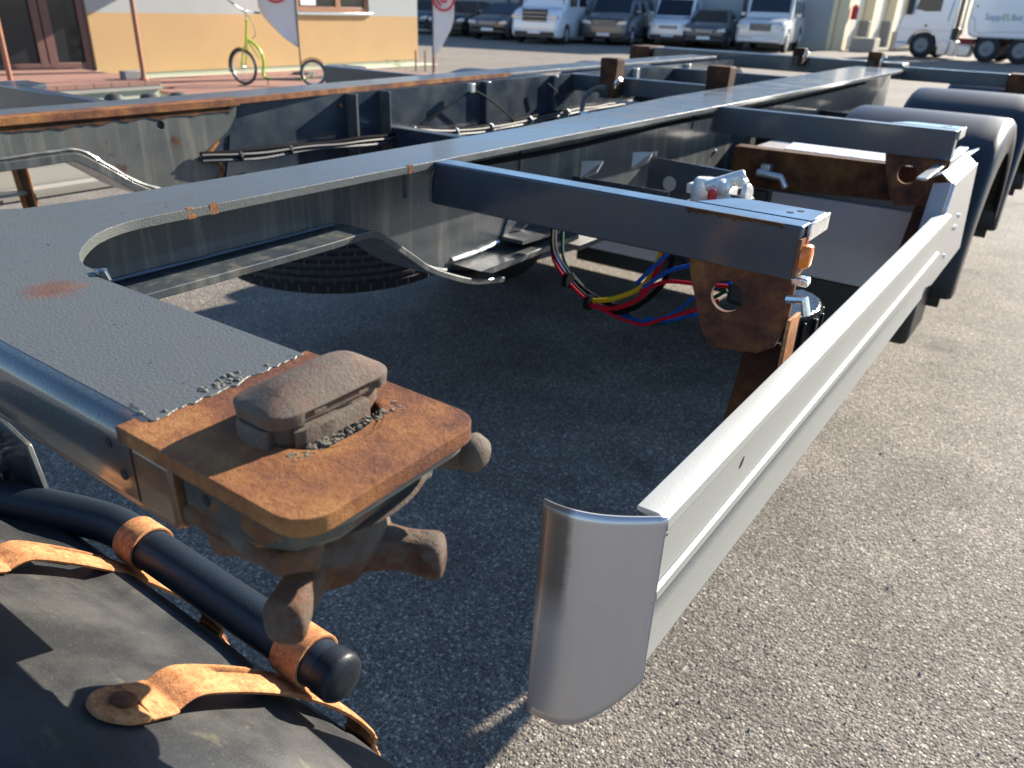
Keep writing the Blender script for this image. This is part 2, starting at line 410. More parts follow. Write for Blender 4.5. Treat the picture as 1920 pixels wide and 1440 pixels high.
obj('footing', b_box(WX, WX + .45, 6.9, 15.3, 0, .035), 'plinth', bld, .01)
obj('roof', b_box(WX - 9, WX + .35, 1.3, 15.3, 3.6, 3.8), 'concrete', bld)
cn = obj('canopy', b_box(WX, WX + 1.25, 3.6, 10.6, 2.5, 2.62), 'brown_frame', bld)
wr = B(); box(wr, WX - 9, WX - 8.8, 1.5, 15.0, 0, 3.6); box(wr, WX - 9, WX, 1.5, 1.7, 0, 3.6); obj('rear_wall', wr, 'white_wall', bld)
# door
dr = B(); x0, x1 = WX - .14, WX - .05
for y0, y1 in ((4.4, 4.52), (5.42, 5.54), (6.40, 6.52), (6.54, 6.68), (7.12, 7.25)): box(dr, x0, x1, y0, y1, .17, 2.45)
box(dr, x0 + .002, x1 - .002, 4.52, 7.12, .17, .30); box(dr, x0 + .002, x1 - .002, 4.52, 7.12, 2.33, 2.448)
door = obj('door', dr, 'brown_frame', bld, .006)
for y0, y1 in ((4.52, 5.42), (5.54, 6.40), (6.68, 7.12)): obj('pane', b_box(WX - .11, WX - .09, y0, y1, .30, 2.33), 'glass', door)
obj('doorstep', b_box(WX - .14, WX + .05, 4.4, 7.25, .12, .168), 'alu', bld, .004)
# things seen dimly behind the glass are left as the dark pane itself; window:
wf = B()
for y0, y1 in ((11.55, 11.63), (12.62, 12.76), (13.45, 13.55)): box(wf, WX - .12, WX - .04, y0, y1, 1.1, 2.3)
box(wf, WX - .118, WX - .042, 11.63, 13.45, 1.1, 1.2); box(wf, WX - .118, WX - .042, 11.63, 13.45, 2.2, 2.3)
win = obj('window', wf, 'wood_frame', bld, .006)
for y0, y1 in ((11.63, 12.62), (12.76, 13.45)): obj('pane', b_box(WX - .09, WX - .07, y0, y1, 1.2, 2.2), 'glass', win)
obj('sill', b_box(WX - .12, WX + .06, 11.5, 13.6, 1.045, 1.097), 'alu_sheet', win, .005)
obj('paper_notice', b_box(WX - .068, WX - .066, 11.7, 12.1, 1.22, 1.6), 'flag', win)
# terrace of red bricks
ter = thing('terrace', 'raised red brick terrace with pale edge in front of the brown door', 'terrace', (-12.3, 4.5, 0))
obj('retaining_wall', b_box(WX, -11.02, 1.5, 6.72, 0, .13), 'plinth', ter)
obj('slab', b_box(WX, -10.98, 1.5, 6.76, .13, .185), 'concrete', ter)
bm0 = None; nb = 0
bmesh_brick = b_box(-.048, .048, -.118, .118, 0, .06); me_b = bpy.data.meshes.new('brick'); bmesh.ops.recalc_face_normals(bmesh_brick, faces=bmesh_brick.faces); bmesh_brick.to_mesh(me_b); bmesh_brick.free(); me_b.materials.append(M['brick'])
for r_ in range(5):
    for c_ in range(12):
        o = bpy.data.objects.new('brick', me_b); C.objects.link(o); o.parent = ter
        o.location = Vector((-11.02 - r_ * .1, 6.62 - c_ * .245 - (r_ % 2) * .12, .187 + random.uniform(0, .003))) - ter.location
obj('brick_paving', b_box(WX + .05, -11.53, 1.5, 6.74, .187, .245), 'brick', ter)
low = thing('brick_path', 'low red brick path along the foot of the yellow wall', 'path', (-12.2, 9.5, 0))
obj('slab', b_box(-13.1, -10.35, 6.8, 12.6, 0, .05), 'concrete', low, .008)
for i in range(7):
    obj('brick_row', b_box(-13.0 + i * .34, -12.69 + i * .34, 6.85, 12.55, .05, .075 + .004 * (i % 2)), 'brick', low, .006)
# railing poles
def pole(x, y, lab):
    t = thing('railing_pole', lab, 'pole', (x, y, .245), 0, 'rusty poles on the brick terrace')
    b = B(); tube(b, [(x, y, .25), (x + .01, y, 1.2), (x + .015, y, 2.5)], .032, 10); obj('pole', b, 'pole', t, smooth='auto')
    b = B(); lathe(b, [(0, .06), (.02, .06), (.05, .036)], (x, y, .246), 'z', 12); obj('foot', b, 'pole', t)
pole(-11.28, 4.87, 'rust red pole in front of the dark glass door at the left picture edge')
pole(-11.06, 6.54, 'rust red pole on the terrace corner between the door and the yellow wall')
bxg = tag(obj('meter_box', b_box(-11.35, -11.2, 6.35, 6.62, .25, .36), 'grey_box', None, .01), 'small dark grey box at the foot of the pole on the terrace corner', 'box')
for i, (x, y) in enumerate(((-10.8, 5.9), (-10.7, 6.35), (-10.6, 6.75))):
    b = B(); lathe(b, [(0, .10), (.05, .13), (.10, .09), (.12, .02)], (x, y, 0), 'z', 10); jitter(b, .03, 6, i)
    tag(obj('rock', b, 'darkpole', smooth='auto'), ('dark rock nearest the door beside the terrace', 'middle dark rock beside the terrace', 'dark rock farthest from the door beside the terrace')[i], 'rock', 'dark rocks beside the terrace')
# ---------------- kick scooter (in its own frame: x forward(left in photo), z up)
sc0 = Vector((-11.18, 8.32, .08)); sc1 = Vector((-10.36, 9.02, .08))
sd = (sc1 - sc0).normalized(); SK = .86; WB = (sc1 - sc0).length / SK
sct = thing('kick_scooter', 'lime green kick scooter with a large front wheel on the brick path', 'scooter', sc0, math.atan2(sd.y, sd.x), None, True); sct.scale = (SK, SK, SK)
def wheel(cx, cz, r, parent, name='wheel', turn=0, tr=.022):
    b = B(); n = 36; m_ = 8
    ca, sa = math.cos(turn), math.sin(turn)
    def T(x, y, z): return (cx + x * ca - y * sa, x * sa + y * ca, cz + z)
    def torus(b, R_, rr):
        rings = [[b.verts.new(T((R_ + rr * math.cos(2 * math.pi * j / m_)) * math.cos(2 * math.pi * i / n), rr * math.sin(2 * math.pi * j / m_), (R_ + rr * math.cos(2 * math.pi * j / m_)) * math.sin(2 * math.pi * i / n))) for j in range(m_)] for i in range(n)]
        for i in range(n):
            for j in range(m_): b.faces.new((rings[i][j], rings[(i + 1) % n][j], rings[(i + 1) % n][(j + 1) % m_], rings[i][(j + 1) % m_]))
    torus(b, r - tr, tr); wh = obj(name, b, 'rubber', parent, smooth=True)
    b = B(); torus(b, r - 2.3 * tr, tr * .6); obj('rim', b, 'rim', wh, smooth=True)
    b = B()
    for k in range(20):
        a = 2 * math.pi * k / 20; tube(b, [T(0, 0, 0), T((r - 2.3 * tr) * math.cos(a), 0, (r - 2.3 * tr) * math.sin(a))], .0028, 4)
    tube(b, [T(0, -.04, 0), T(0, .04, 0)], .025, 10)
    obj('spokes', b, 'rim', wh)
TR = rad(-30)
wheel(0, .315, .315, sct, turn=TR); wheel(WB, .24, .24, sct)
ca, sa = math.cos(TR), math.sin(TR)
def ST(x, y, z): return (x * ca - y * sa, x * sa + y * ca, z)
b = B()
for s in (-1, 1): tube(b, smoothpath([ST(0, s * .05, .315), ST(.05, s * .055, .5), ST(.10, s * .04, .66)], 5), .014, 8)
tube(b, [ST(.10, 0, .64), ST(.14, 0, .82), ST(.19, 0, 1.12)], .02, 8)
obj('fork', b, 'lime', sct, smooth='auto')
b = B(); tube(b, smoothpath([ST(.17, 0, 1.1), ST(.20, 0, 1.24), ST(.16, 0, 1.27)], 5), .017, 8); tube(b, smoothpath([ST(.10, -.30, 1.42), ST(.14, -.16, 1.32), ST(.17, 0, 1.26), ST(.2, .16, 1.23), ST(.24, .30, 1.22)], 5), .013, 8); obj('handlebar', b, 'chrome', sct, smooth='auto')
b = B(); tube(b, [ST(.09, -.31, 1.43), ST(.13, -.2, 1.35)], .018, 8); tube(b, [ST(.21, .2, 1.225), ST(.245, .31, 1.22)], .018, 8); obj('grip', b, 'black', sct, smooth='auto')
b = B(); tube(b, smoothpath([ST(.14, -.05, 1.26), ST(.30, -.02, 1.12), ST(.36, 0, .9), ST(.28, 0, .8)], 6), .006, 6); obj('brake_cable', b, 'darkpole', sct)
b = B(); tube(b, smoothpath([(.11, 0, .78), (.22, 0, .72), (.33, 0, .58), (.37, 0, .40), (.34, 0, .2), (.40, 0, .13), (.5, 0, .115)], 8), .026, 10, rs=None)
tube(b, [(.12, 0, .74), (.2, 0, .64), (.30, 0, .46)], .012, 6)
obj('frame', b, 'lime', sct, smooth='auto')
b = B(); box(b, .38, WB - .2, -.06, .06, .10, .135); obj('footboard', b, 'darkpole', sct, .008)
b = B()
for s in (-1, 1): tube(b, [(WB - .22, s * .05, .12), (WB - .08, s * .05, .16), (WB, s * .05, .24)], .014, 8)
obj('rear_fork', b, 'lime', sct)
def mudg(cx, cz, r, a0, a1, turn=0):
    b = B(); ca_, sa_ = math.cos(turn), math.sin(turn); pr = []
    for k in range(13):
        a = rad(a0 + (a1 - a0) * k / 12); row = []
        for yy, dr_ in ((-.035, -.012), (0, 0), (.035, -.012)):
            x = (r + dr_) * math.cos(a); row.append(b.verts.new((cx + x * ca_ - yy * sa_, x * sa_ + yy * ca_, cz + (r + dr_) * math.sin(a))))
        pr.append(row)
    for p, q in zip(pr, pr[1:]):
        for k in (0, 1): b.faces.new((p[k], p[k + 1], q[k + 1], q[k]))
    o = obj('mudguard', b, 'black', sct, smooth=True); md = o.modifiers.new('s', 'SOLIDIFY'); md.thickness = .004
mudg(WB, .24, .27, 20, 150); mudg(0, .315, .34, 95, 200, TR)
b = B(); tube(b, [(.42, 0, .11), (.40, .05, 0.0)], .008, 6); obj('kickstand', b, 'darkpole', sct)
b = B(); lathe(b, [(0, .03), (.02, .035), (.03, .02)], (WB + .26, 0, .33), 'x', 12); obj('rear_lamp', b, 'lamp', sct)
# ---------------- beach flags
def flag(x, y, h, z0, name_lab, dirx, bottom, logo_z, width=.62, tilt=0, base=0):
    t = thing('banner_flag', name_lab, 'flag', (x, y, base), 0, 'white teardrop flags with a red emblem')
    b = B(); tube(b, [(x, y, base), (x, y, bottom + .9), (x + tilt * .3, y, h)], .014, 8); obj('flagpole', b, 'darkpole', t, smooth='auto')
    b = B(); lathe(b, [(0, .16), (.03, .16), (.06, .03)], (x, y, base), 'z', 14); obj('base', b, 'darkpole', t)
    d = Vector((dirx[0], dirx[1], 0)).normalized(); rows = []; N = 22
    for i in range(N + 1):
        u = i / N; z = bottom + (h - bottom) * u
        wd = width * min(1, (u * 6.2) ** .75) * (1 if u < .8 else 1 - ((u - .8) / .2) ** 2 * .9)
        row = []
        for j in range(7):
            s = j / 6; fold = .035 * math.sin(s * 7 + z * 2.2) * s
            p = Vector((x, y, z + (s * .0))) + d * (wd * s) + Vector((-d.y, d.x, 0)) * fold
            row.append(p)
        rows.append(row)
    b = B(); V = [[b.verts.new(p) for p in r] for r in rows]
    for i in range(N):
        for j in range(6): b.faces.new((V[i][j], V[i][j + 1], V[i + 1][j + 1], V[i + 1][j]))
    cl = obj('cloth', b, 'flag', t, smooth=True); md = cl.modifiers.new('s', 'SOLIDIFY'); md.thickness = .003
    # red emblem: ring with a swirl, on the cloth
    nn = Vector((-d.y, d.x, 0)); 
    if nn.dot(Vector((-x, -y, 0))) < 0: nn = -nn
    b = B(); cc = Vector((x, y, logo_z)) + d * (width * .52) + nn * .045
    for R0, R1, a0, a1 in ((.17, .215, 0, 360), (.10, .14, 20, 250), (.03, .07, 180, 420)):
        m_ = 30; pr = []
        for k in range(m_ + 1):
            a = rad(a0 + (a1 - a0) * k / m_); pr.append([b.verts.new(cc + d * (r * math.cos(a)) + Vector((0, 0, r * math.sin(a)))) for r in (R0, R1)])
        for p, q in zip(pr, pr[1:]): b.faces.new((p[0], p[1], q[1], q[0]))
    e = obj('emblem', b, 'flag_red', t); md = e.modifiers.new('s', 'SOLIDIFY'); md.thickness = .002
flag(-12.25, 10.38, 4.2, 0, 'white teardrop flag with red emblem in front of the yellow wall behind the scooter', (-.55, -.62), .52, 1.47, .66, base=.08)
flag(-11.1, 12.78, 4.4, 0, 'white teardrop flag with red emblem standing free beyond the corner of the office building', (.75, .6), .36, 1.42, .42)
# small grey posts and weed by the building corner
for i in range(3):
    x, y = -12.3 + i * .16, 13.6 + i * .12
    b = B(); tube(b, [(x, y, 0), (x, y, .42)], .02, 8)
    tag(obj('stake', b, 'pole'), 'short brown stake beside the corner of the office building, the %s of three' % ('leftmost', 'middle', 'rightmost')[i], 'stake', 'stakes at the building corner')
b = B()
for i in range(90):
    a = random.uniform(0, 6.28); r = random.uniform(.02, .22); z = random.uniform(.02, .2); c = Vector((-12.6 + r * math.cos(a), 13.3 + r * math.sin(a), z)); d = Vector((random.uniform(-1, 1), random.uniform(-1, 1), random.uniform(.2, 1))) * .05; e = Vector((-d.y, d.x, 0)) * .3
    vs = [b.verts.new(c - e), b.verts.new(c + d * .5 + Vector((0, 0, .01))), b.verts.new(c + e), b.verts.new(c + d)]; b.faces.new((vs[0], vs[1], vs[3])); b.faces.new((vs[1], vs[2], vs[3]))
tag(obj('weed', b, 'leaf'), 'small clump of bright green weed at the corner of the yellow wall', 'weed')

# ---------------- warehouse
wh = thing('warehouse', 'long grey clad warehouse behind the row of parked vehicles with cream loading doors', 'warehouse', (-24, 40, 0))
wd = Vector((.95, .312, 0)).normalized(); wp = Vector((-10.35, 37.7, 0)); wn = Vector((wd.y, -wd.x, 0))
for i in range(10):
    a = wp - wd * (i * 3.6 + .03); c = wp - wd * (i * 3.6 + 3.57)
    b = B(); P = [a, c, c - wn * .2, a - wn * .2]; prism(b, [(p.x, p.y) for p in P], 'z', .35, 6.2); obj('wall_panel', b, 'warehouse', wh)
    if i in (1, 4, 7):
        b = B(); q = a + wn * .09; tube(b, [(q.x, q.y, 0), (q.x, q.y, 5.1)], .07, 8); obj('downpipe', b, 'darkpole', wh)
a, c = wp, wp - wd * 36
b = B(); prism(b, [(p.x, p.y) for p in (a + wn * .04, c + wn * .04, c - wn * .3, a - wn * .3)], 'z', 0, .35); obj('plinth', b, 'concrete', wh)
b = B(); prism(b, [(p.x, p.y) for p in (a + wn * .12, c + wn * .12, c + Vector((0, 26, 0)), a + Vector((.15, 26, 0)))], 'z', 6.2, 6.5); obj('roof', b, 'grey_box', wh)
obj('side_wall', b_box(-10.6, -10.3, 37.75, 63, 0, 6.2), 'cream', wh)
y = 38.3
for k in range(4):
    obj('pillar', b_box(-10.28, -9.85, y, y + .7, 0, 6.1), 'cream', wh, .01)
    f = obj('roller_door', b_box(-10.29, -10.24, y + .75, y + 3.6, 0, 4.6), 'grey_box', wh)
    b = B()
    for s in range(46): box(b, -10.238, -10.20, y + .78, y + 3.57, .05 + s * .1, .05 + s * .1 + .075)
    o = obj('slats', b, 'shutter', f); o['kind'] = 'stuff'
    b = B(); box(b, -10.2, -9.75, y + 3.62, y + 3.8, 0, 1.2); obj('dock_bumper', b, 'grey_box', wh, .02)
    b = B(); box(b, -10.2, -9.9, y + .72, y + .77, 0, 4.6); obj('door_track', b, 'grey_box', wh, .01)
    y += 4.5
b = B(); lathe(b, [(0, .14), (.5, .14), (.56, .06)], (-9.68, 38.7, 1.25), 'z', 12); obj('fire_extinguisher', b, 'red', wh, smooth='auto')
for xx, yy, lab, hh in ((-9.1, 38.6, 'grey concrete block in front of the first roller door', .55), (-8.3, 42.5, 'grey container at the far loading door', .8)):
    tag(obj('block', b_box(xx - .5, xx + .5, yy, yy + 1, 0, hh), 'concrete', None, .03), lab, 'block')

# ---------------- vehicles: x forward = front, y = left, z up, origin under the middle
def car(label, spec, paintm, cat='car', name='parked_car', group='vehicles parked along the warehouse'):
    L, W, H = spec['L'], spec['W'], spec['H']; hood, belt = spec['hood'], spec['belt']
    xw0, xw1, xr0, xr1 = spec['x']      # windscreen base, windscreen top, roof end, rear window base (distance from the front, metres)
    t = thing(name, label, cat, (0, 0, 0), 0, group, True)
    hw = W / 2; gc = spec.get('gc', .22); rf = H; tw = spec.get('tumble', .78)
    def st(x, zt, zb, wb, wtop, wt, zbelt):
        X = L / 2 - x
        half = [(wb * .93, zb), (wb, zb + .12), (wb, zbelt * .62), (wtop, zbelt), (wt, zt - .06), (wt * .86, zt)]
        return [(X, y_, z_) for y_, z_ in half] + [(X, -y_, z_) for y_, z_ in half[::-1]]
    ng = spec.get('nose', .62)
    rings = [st(0.0, hood * .80, gc + .1, hw * .80, hw * .80, hw * .78, hood * ng),
             st(.10, hood * .9, gc + .02, hw * .93, hw * .90, hw * .86, hood * .72),
             st(.35, hood * .97, gc, hw, hw * .96, hw * .88, hood * .88),
             st(xw0 - .02, belt + .02, gc, hw, hw * .97, hw * .87, belt - .03),
             st(xw1, rf - .03, gc, hw, hw * .97, hw * tw, belt),
             st((xw1 + xr0) / 2, rf, gc, hw, hw * .97, hw * tw, belt),
             st(xr0, rf - .02, gc, hw, hw * .97, hw * tw, belt),
             st(xr1, spec.get('deck', belt + .03) + .03, gc, hw, hw * .96, hw * .85, belt),
             st(L - .06, spec.get('tail', belt) , gc + .03, hw * .95, hw * .93, hw * .82, belt * .9),
             st(L, spec.get('tail', belt) - .08, gc + .12, hw * .85, hw * .85, hw * .75, belt * .82)]
    b = B(); loft(b, rings); body = obj('body', b, paintm, t, .03, segs=2)
    # windscreen
    def P(x, y_, z_): return (L / 2 - x, y_, z_)
    b = B(); e = .012
    yb, yt = hw * .80, hw * tw * .86
    plate3(b, [P(xw0 + .02 - e, yb, belt + .05), P(xw1 - .06 - e, yt, rf - .07), P(xw1 - .06 - e, -yt, rf - .07), P(xw0 + .02 - e, -yb, belt + .05)][::-1], -.02)
    obj('windscreen', b, 'carglass', t)
    for s in (-1, 1):
        cuts = spec['win']
        for (a0, a1) in cuts:
            b = B(); zt0 = rf - .14; zb0 = belt + .03
            def yy(z_): return s * (hw * .97 + (hw * tw - hw * .97) * (z_ - belt) / (rf - .06 - belt) + .004)
            def lim(x, z_):
                return x
            tx0 = max(a0, xw1 + .02) if a0 < xw1 else a0
            pts = [P(a0 + .06, yy(zb0), zb0), P(a1, yy(zb0), zb0), P(min(a1, xr0 - .02) if spec.get('fast') else a1, yy(zt0), zt0), P(tx0 + .08, yy(zt0), zt0)]
            plate3(b, pts if s > 0 else pts[::-1], .02 if s < 0 else .02); obj('side_window', b, 'carglass', t)
        # headlight
        b = B(); hz = hood * .74; 
        loft(b, [[P(x_, s * y_, z_) for y_, z_ in ((hw * .52, hz - .07), (hw * .93, hz - .05), (hw * .90, hz + .09), (hw * .60, hz + .05))] for x_ in ((-.015 if not spec.get('round') else -.01), .25)])
        obj('headlight', b, 'lamp', t, .015)
        # mirror
        b = B(); mx = xw0 + .42; box(b, L / 2 - mx - .08, L / 2 - mx + .06, min(s * hw * .98, s * (hw + .2)), max(s * hw * .98, s * (hw + .2)), belt + .04, belt + (.34 if H > 2.2 else .17)); obj('mirror', b, 'black' if H > 2.2 else paintm, t, .03)
    g_ = spec.get('grille', (.45, .2)); b = B(); box(b, L / 2 - .06, L / 2 + .012, -hw * g_[0], hw * g_[0], hood * .62, hood * .62 + g_[1]); gr = obj('grille', b, 'grille', t, .01)
    b = B()
    for k in range(3): box(b, L / 2 + .013, L / 2 + .022, -hw * g_[0] * .96, hw * g_[0] * .96, hood * .62 + .03 + k * g_[1] * .32, hood * .62 + .045 + k * g_[1] * .32)
    obj('grille_bar', b, 'rim', gr)
    b = B(); box(b, L / 2 - .1, L / 2 + .03, -hw * .8, hw * .8, gc + .06, gc + .2); obj('bumper_insert', b, spec.get('bumper', 'black'), t, .02)
    b = B(); box(b, L / 2 + .031, L / 2 + .045, -.26, .26, gc + .13, gc + .24); obj('number_plate', b, 'plate_white', t)
    wr_ = spec.get('wr', .33); first = None
    for x_ in (spec['wx'][0], spec['wx'][1]):
        for s in (-1, 1):
            b = B(); lathe(b, [(-.11, wr_ * .82), (-.10, wr_ * .96), (-.06, wr_), (.06, wr_), (.10, wr_ * .96), (.11, wr_ * .62)], (L / 2 - x_, s * (hw - .10), wr_), 'y', 24)
            # arch liner: dark disc standing slightly proud of the body side
            wl = obj('wheel', b, 'rubber', t, smooth='auto')
            b = B(); lathe(b, [(0, wr_ * .64), (.012, wr_ * .62), (.014, wr_ * .18), (.03, wr_ * .16)], (L / 2 - x_, s * (hw + .012) if s > 0 else s * (hw + .012) - .0, wr_), 'y', 20)
            if s < 0:
                for v_ in b.verts: v_.co.y = -hw - .012 - (v_.co.y + hw + .012)
            obj('rim', b, 'rim', wl, smooth='auto')
            b = B(); N = 18
            ring = [[b.verts.new((L / 2 - x_ + R_ * math.cos(math.pi * k / N), s * (hw + .006), wr_ + R_ * math.sin(math.pi * k / N))) for k in range(N + 1)] for R_ in (wr_ * .98, wr_ * 1.17)]
            for k in range(N): b.faces.new((ring[0][k], ring[0][k + 1], ring[1][k + 1], ring[1][k]))
            o = obj('arch_liner', b, 'grille', t); md = o.modifiers.new('s', 'SOLIDIFY'); md.thickness = .02
    return t
def put(o, fx, fy, hx, hy, L):
    n_ = math.hypot(hx, hy); o.location = (fx - hx / n_ * L / 2, fy - hy / n_ * L / 2, 0); o.rotation_euler = (0, 0, math.atan2(hy, hx))
van_s = dict(L=5.9, W=2.0, H=2.62, hood=1.28, belt=1.32, x=(1.05, 1.75, 5.75, 5.86), win=[(1.3, 2.15), (2.55, 3.6)], deck=2.3, tail=2.2, wx=(1.0, 4.6), wr=.345, nose=.7, tumble=.88, grille=(.5, .42), gc=.25)
van_v = dict(L=5.1, W=1.93, H=1.92, hood=1.12, belt=1.15, x=(.95, 1.75, 4.85, 5.02), win=[(1.35, 2.2), (2.35, 3.5), (3.6, 4.7)], deck=1.7, tail=1.6, wx=(.92, 4.1), wr=.33, nose=.68, tumble=.86, grille=(.5, .24))
van_c = dict(L=4.3, W=1.82, H=1.84, hood=1.06, belt=1.1, x=(.9, 1.55, 4.1, 4.24), win=[(1.25, 2.0)], deck=1.62, tail=1.55, wx=(.82, 3.4), wr=.31, nose=.66, tumble=.88, grille=(.42, .13))
hatch = dict(L=4.4, W=1.8, H=1.46, hood=.92, belt=.95, x=(1.15, 1.95, 3.5, 4.25), win=[(1.5, 2.35), (2.42, 3.3)], deck=1.0, tail=.98, wx=(.86, 3.5), wr=.325, nose=.62, tumble=.74, grille=(.38, .12), fast=1)
sedan = dict(L=4.75, W=1.84, H=1.45, hood=.90, belt=.94, x=(1.3, 2.1, 3.5, 4.3), win=[(1.65, 2.45), (2.52, 3.35)], deck=.98, tail=.97, wx=(.88, 3.75), wr=.335, nose=.62, tumble=.73, grille=(.42, .15), fast=1)
suv_g = dict(L=4.7, W=1.95, H=1.97, hood=1.2, belt=1.22, x=(1.35, 1.62, 4.5, 4.62), win=[(1.5, 2.35), (2.45, 3.2), (3.32, 4.2)], deck=1.85, tail=1.8, wx=(.75, 3.65), wr=.41, nose=.82, tumble=.9, grille=(.42, .26), round=1, gc=.3, bumper='car_silver')
hx, hy = .25, -.96
v1 = car('tall white van with dark windscreen and dark side window in the warehouse row', van_s, 'car_white', 'van'); put(v1, -18.35, 27.0, hx, hy, 5.9)
v2 = car('dark grey passenger van parked just right of the tall white van', van_v, 'car_grey', 'van'); put(v2, -16.8, 29.6, hx, hy, 5.1)
v3 = car('small white panel van with low bonnet between the dark grey van and the dark hatchback', van_c, 'car_white', 'van'); put(v3, -15.45, 32.6, hx, hy, 4.3)
v4 = car('dark hatchback parked between the small white van and the boxy silver off-roader', hatch, 'car_grey', 'car'); put(v4, -13.6, 32.0, hx, hy, 4.4)
v5 = car('boxy silver white off-roader with upright windscreen at the end of the row', suv_g, 'car_silver', 'car'); put(v5, -11.45, 32.3, hx - .1, hy, 4.7)
v6 = car('dark saloon with pale number plate just left of the tall white van', sedan, 'car_grey', 'car'); put(v6, -21.2, 27.8, hx, hy, 4.75)
v7 = car('black saloon behind the free standing flag, second from the left of the row', sedan, 'car_black', 'car'); put(v7, -23.9, 28.4, hx, hy, 4.75)
v8 = car('dark blue car half hidden by the office building corner, leftmost of the row', hatch, 'car_blue', 'car'); put(v8, -26.4, 28.9, hx, hy, 4.4)

# ---------------- white truck with tank-like box trailer (side towards the viewer)
tk = thing('truck', 'white semi truck with a green and blue lettered white trailer body by the loading doors', 'truck', (-7.35, 37.4, 0), rad(-9), None, True)
# local: +x towards its rear (right in photo), y<0 towards the viewer
def tobj(n, b, m, p=None, **k): return obj(n, b, m, p or tk, **k)
tk.scale = (.88, .88, .88)
arch = [(1.36 + .62 * math.cos(rad(a)), .50 + .64 * math.sin(rad(a))) for a in range(0, 181, 15)]
b = B(); prism(b, [(.24, .32), (.24, 1.3), (.42, 1.85), (.80, 3.3), (1.2, 3.5), (2.5, 3.5), (2.5, .32)] + arch, 'y', -1.25, 1.25)
cab = tobj('cab', b, 'car_white', bevel=.03)
b = B(); prism(b, [(.80, 1.95), (.98, 2.6), (1.86, 2.62), (1.86, 1.88), (1.25, 1.86)], 'y', -1.262, -1.245); tobj('side_window', b, 'carglass')
b = B(); plate3(b, [(.44, -1.1, 1.9), (.44, 1.1, 1.9), (.72, 1.1, 3.0), (.72, -1.1, 3.0)], -.02); tobj('windscreen', b, 'carglass')
b = B(); box(b, .5, .72, -1.5, -1.27, 1.72, 2.4); tobj('mirror', b, 'black', bevel=.04)
b = B(); box(b, 1.33, 1.45, -1.27, -1.252, 1.26, 1.34); tobj('door_handle', b, 'black', bevel=.01)
b = B(); box(b, .3, 2.45, -1.256, -1.25, 1.12, 1.135); tobj('door_seam', b, 'swoosh')
b = B(); box(b, .3, .7, -1.257, -1.25, .56, .62); tobj('lamp_strip', b, 'swoosh')
b = B(); prism(b, [(2.22, 1.5), (2.27, 1.5), (2.34, 2.3), (2.29, 2.3)], 'y', -1.257, -1.251); tobj('stripe', b, 'swoosh')
b = B(); box(b, 2.58, 2.68, -1.2, -1.0, .95, 3.4); tobj('exhaust_stack', b, 'darkpole', bevel=.02)
b = B(); box(b, 2.80, 2.85, -1.1, -1.0, 1.0, 3.3); tobj('air_pipe', b, 'darkpole', bevel=.01)
b = B(); box(b, 2.44, 2.74, -1.2, -.8, .78, 1.25); tobj('air_filter', b, 'black', bevel=.03)
b = B(); box(b, 1.9, 7.6, -.5, .5, .62, .86); tobj('chassis', b, 'chassis_red')
b = B(); box(b, 2.06, 2.46, -1.26, -.7, .16, .76); tobj('tool_box', b, 'alu_sheet', bevel=.04)
b = B(); box(b, 2.52, 2.78, -1.2, -.7, .14, .74); tobj('battery_box', b, 'alu_sheet', bevel=.03)
b = B(); box(b, 2.86, 3.38, -1.2, -.6, .14, .62); tobj('fuel_tank', b, 'alu_sheet', bevel=.06)
def twheel(x, y0=-1.22, r=.52):
    b = B(); lathe(b, [(0, r * .62), (.02, r * .9), (.06, r), (.28, r), (.32, r * .6)], (x, y0, r), 'y', 28); o = tobj('wheel', b, 'rubber', smooth='auto')
    b = B(); lathe(b, [(-.01, r * .56), (.0, r * .5), (.06, r * .3), (-.02, r * .2), (-.05, r * .12)], (x, y0, r), 'y', 22); obj('rim', b, 'grey_box', o, smooth='auto')
for x in (1.36, 4.02, 5.30):
    twheel(x); twheel(x, .9)
for x in (4.02, 5.30):
    b = B(); pr = []
    for k in range(11):
        a = rad(15 + 150 * k / 10); pr.append([b.verts.new((x + .62 * math.cos(a), yy_, .52 + .60 * math.sin(a))) for yy_ in (-1.25, -.7)])
    for p, q in zip(pr, pr[1:]): b.faces.new((p[0], p[1], q[1], q[0]))
    o = tobj('mudguard', b, 'black', smooth=True); md = o.modifiers.new('s', 'SOLIDIFY'); md.thickness = .02
b = B(); prism(b, [(3.15, 1.02), (3.02, 1.5), (3.06, 3.4), (3.25, 3.9), (14, 3.9), (14, .96), (3.4, .92)], 'y', -1.27, 1.27); tr = tobj('trailer_body', b, 'car_white', bevel=.08)
b = B(); tube(b, smoothpath([(3.12, -1.275, 1.74), (3.3, -1.275, 1.6), (3.5, -1.275, 1.12), (4.4, -1.275, 1.18), (6, -1.275, 1.22)], 6), .012, 6); obj('stripe', b, 'swoosh', tr)
for x in (9.6, 10.9, 12.2): twheel(x)
def text(s, x, z, size, m, par):
    cu = bpy.data.curves.new('lettering', 'FONT'); cu.body = s; cu.size = size; cu.extrude = .003
    o = bpy.data.objects.new('tmp', cu); C.objects.link(o); dg = bpy.context.evaluated_depsgraph_get(); dg.update()
    me = bpy.data.meshes.new_from_object(o.evaluated_get(dg)); bpy.data.objects.remove(o)
    me.materials.clear(); me.materials.append(M[m])
    q = bpy.data.objects.new('lettering', me); C.objects.link(q); q.parent = par; q.rotation_euler = (rad(90), 0, 0); q.location = (x, -1.278, z)
    return max(v.co.x for v in me.vertices)
xw = 3.66; xw += text('Sapp', xw, 1.62, .34, 'txt_blue', tr) + .02; xw += text('EU', xw, 1.62, .34, 'txt_green', tr) + .02; text('bit J', xw, 1.62, .34, 'txt_blue', tr)
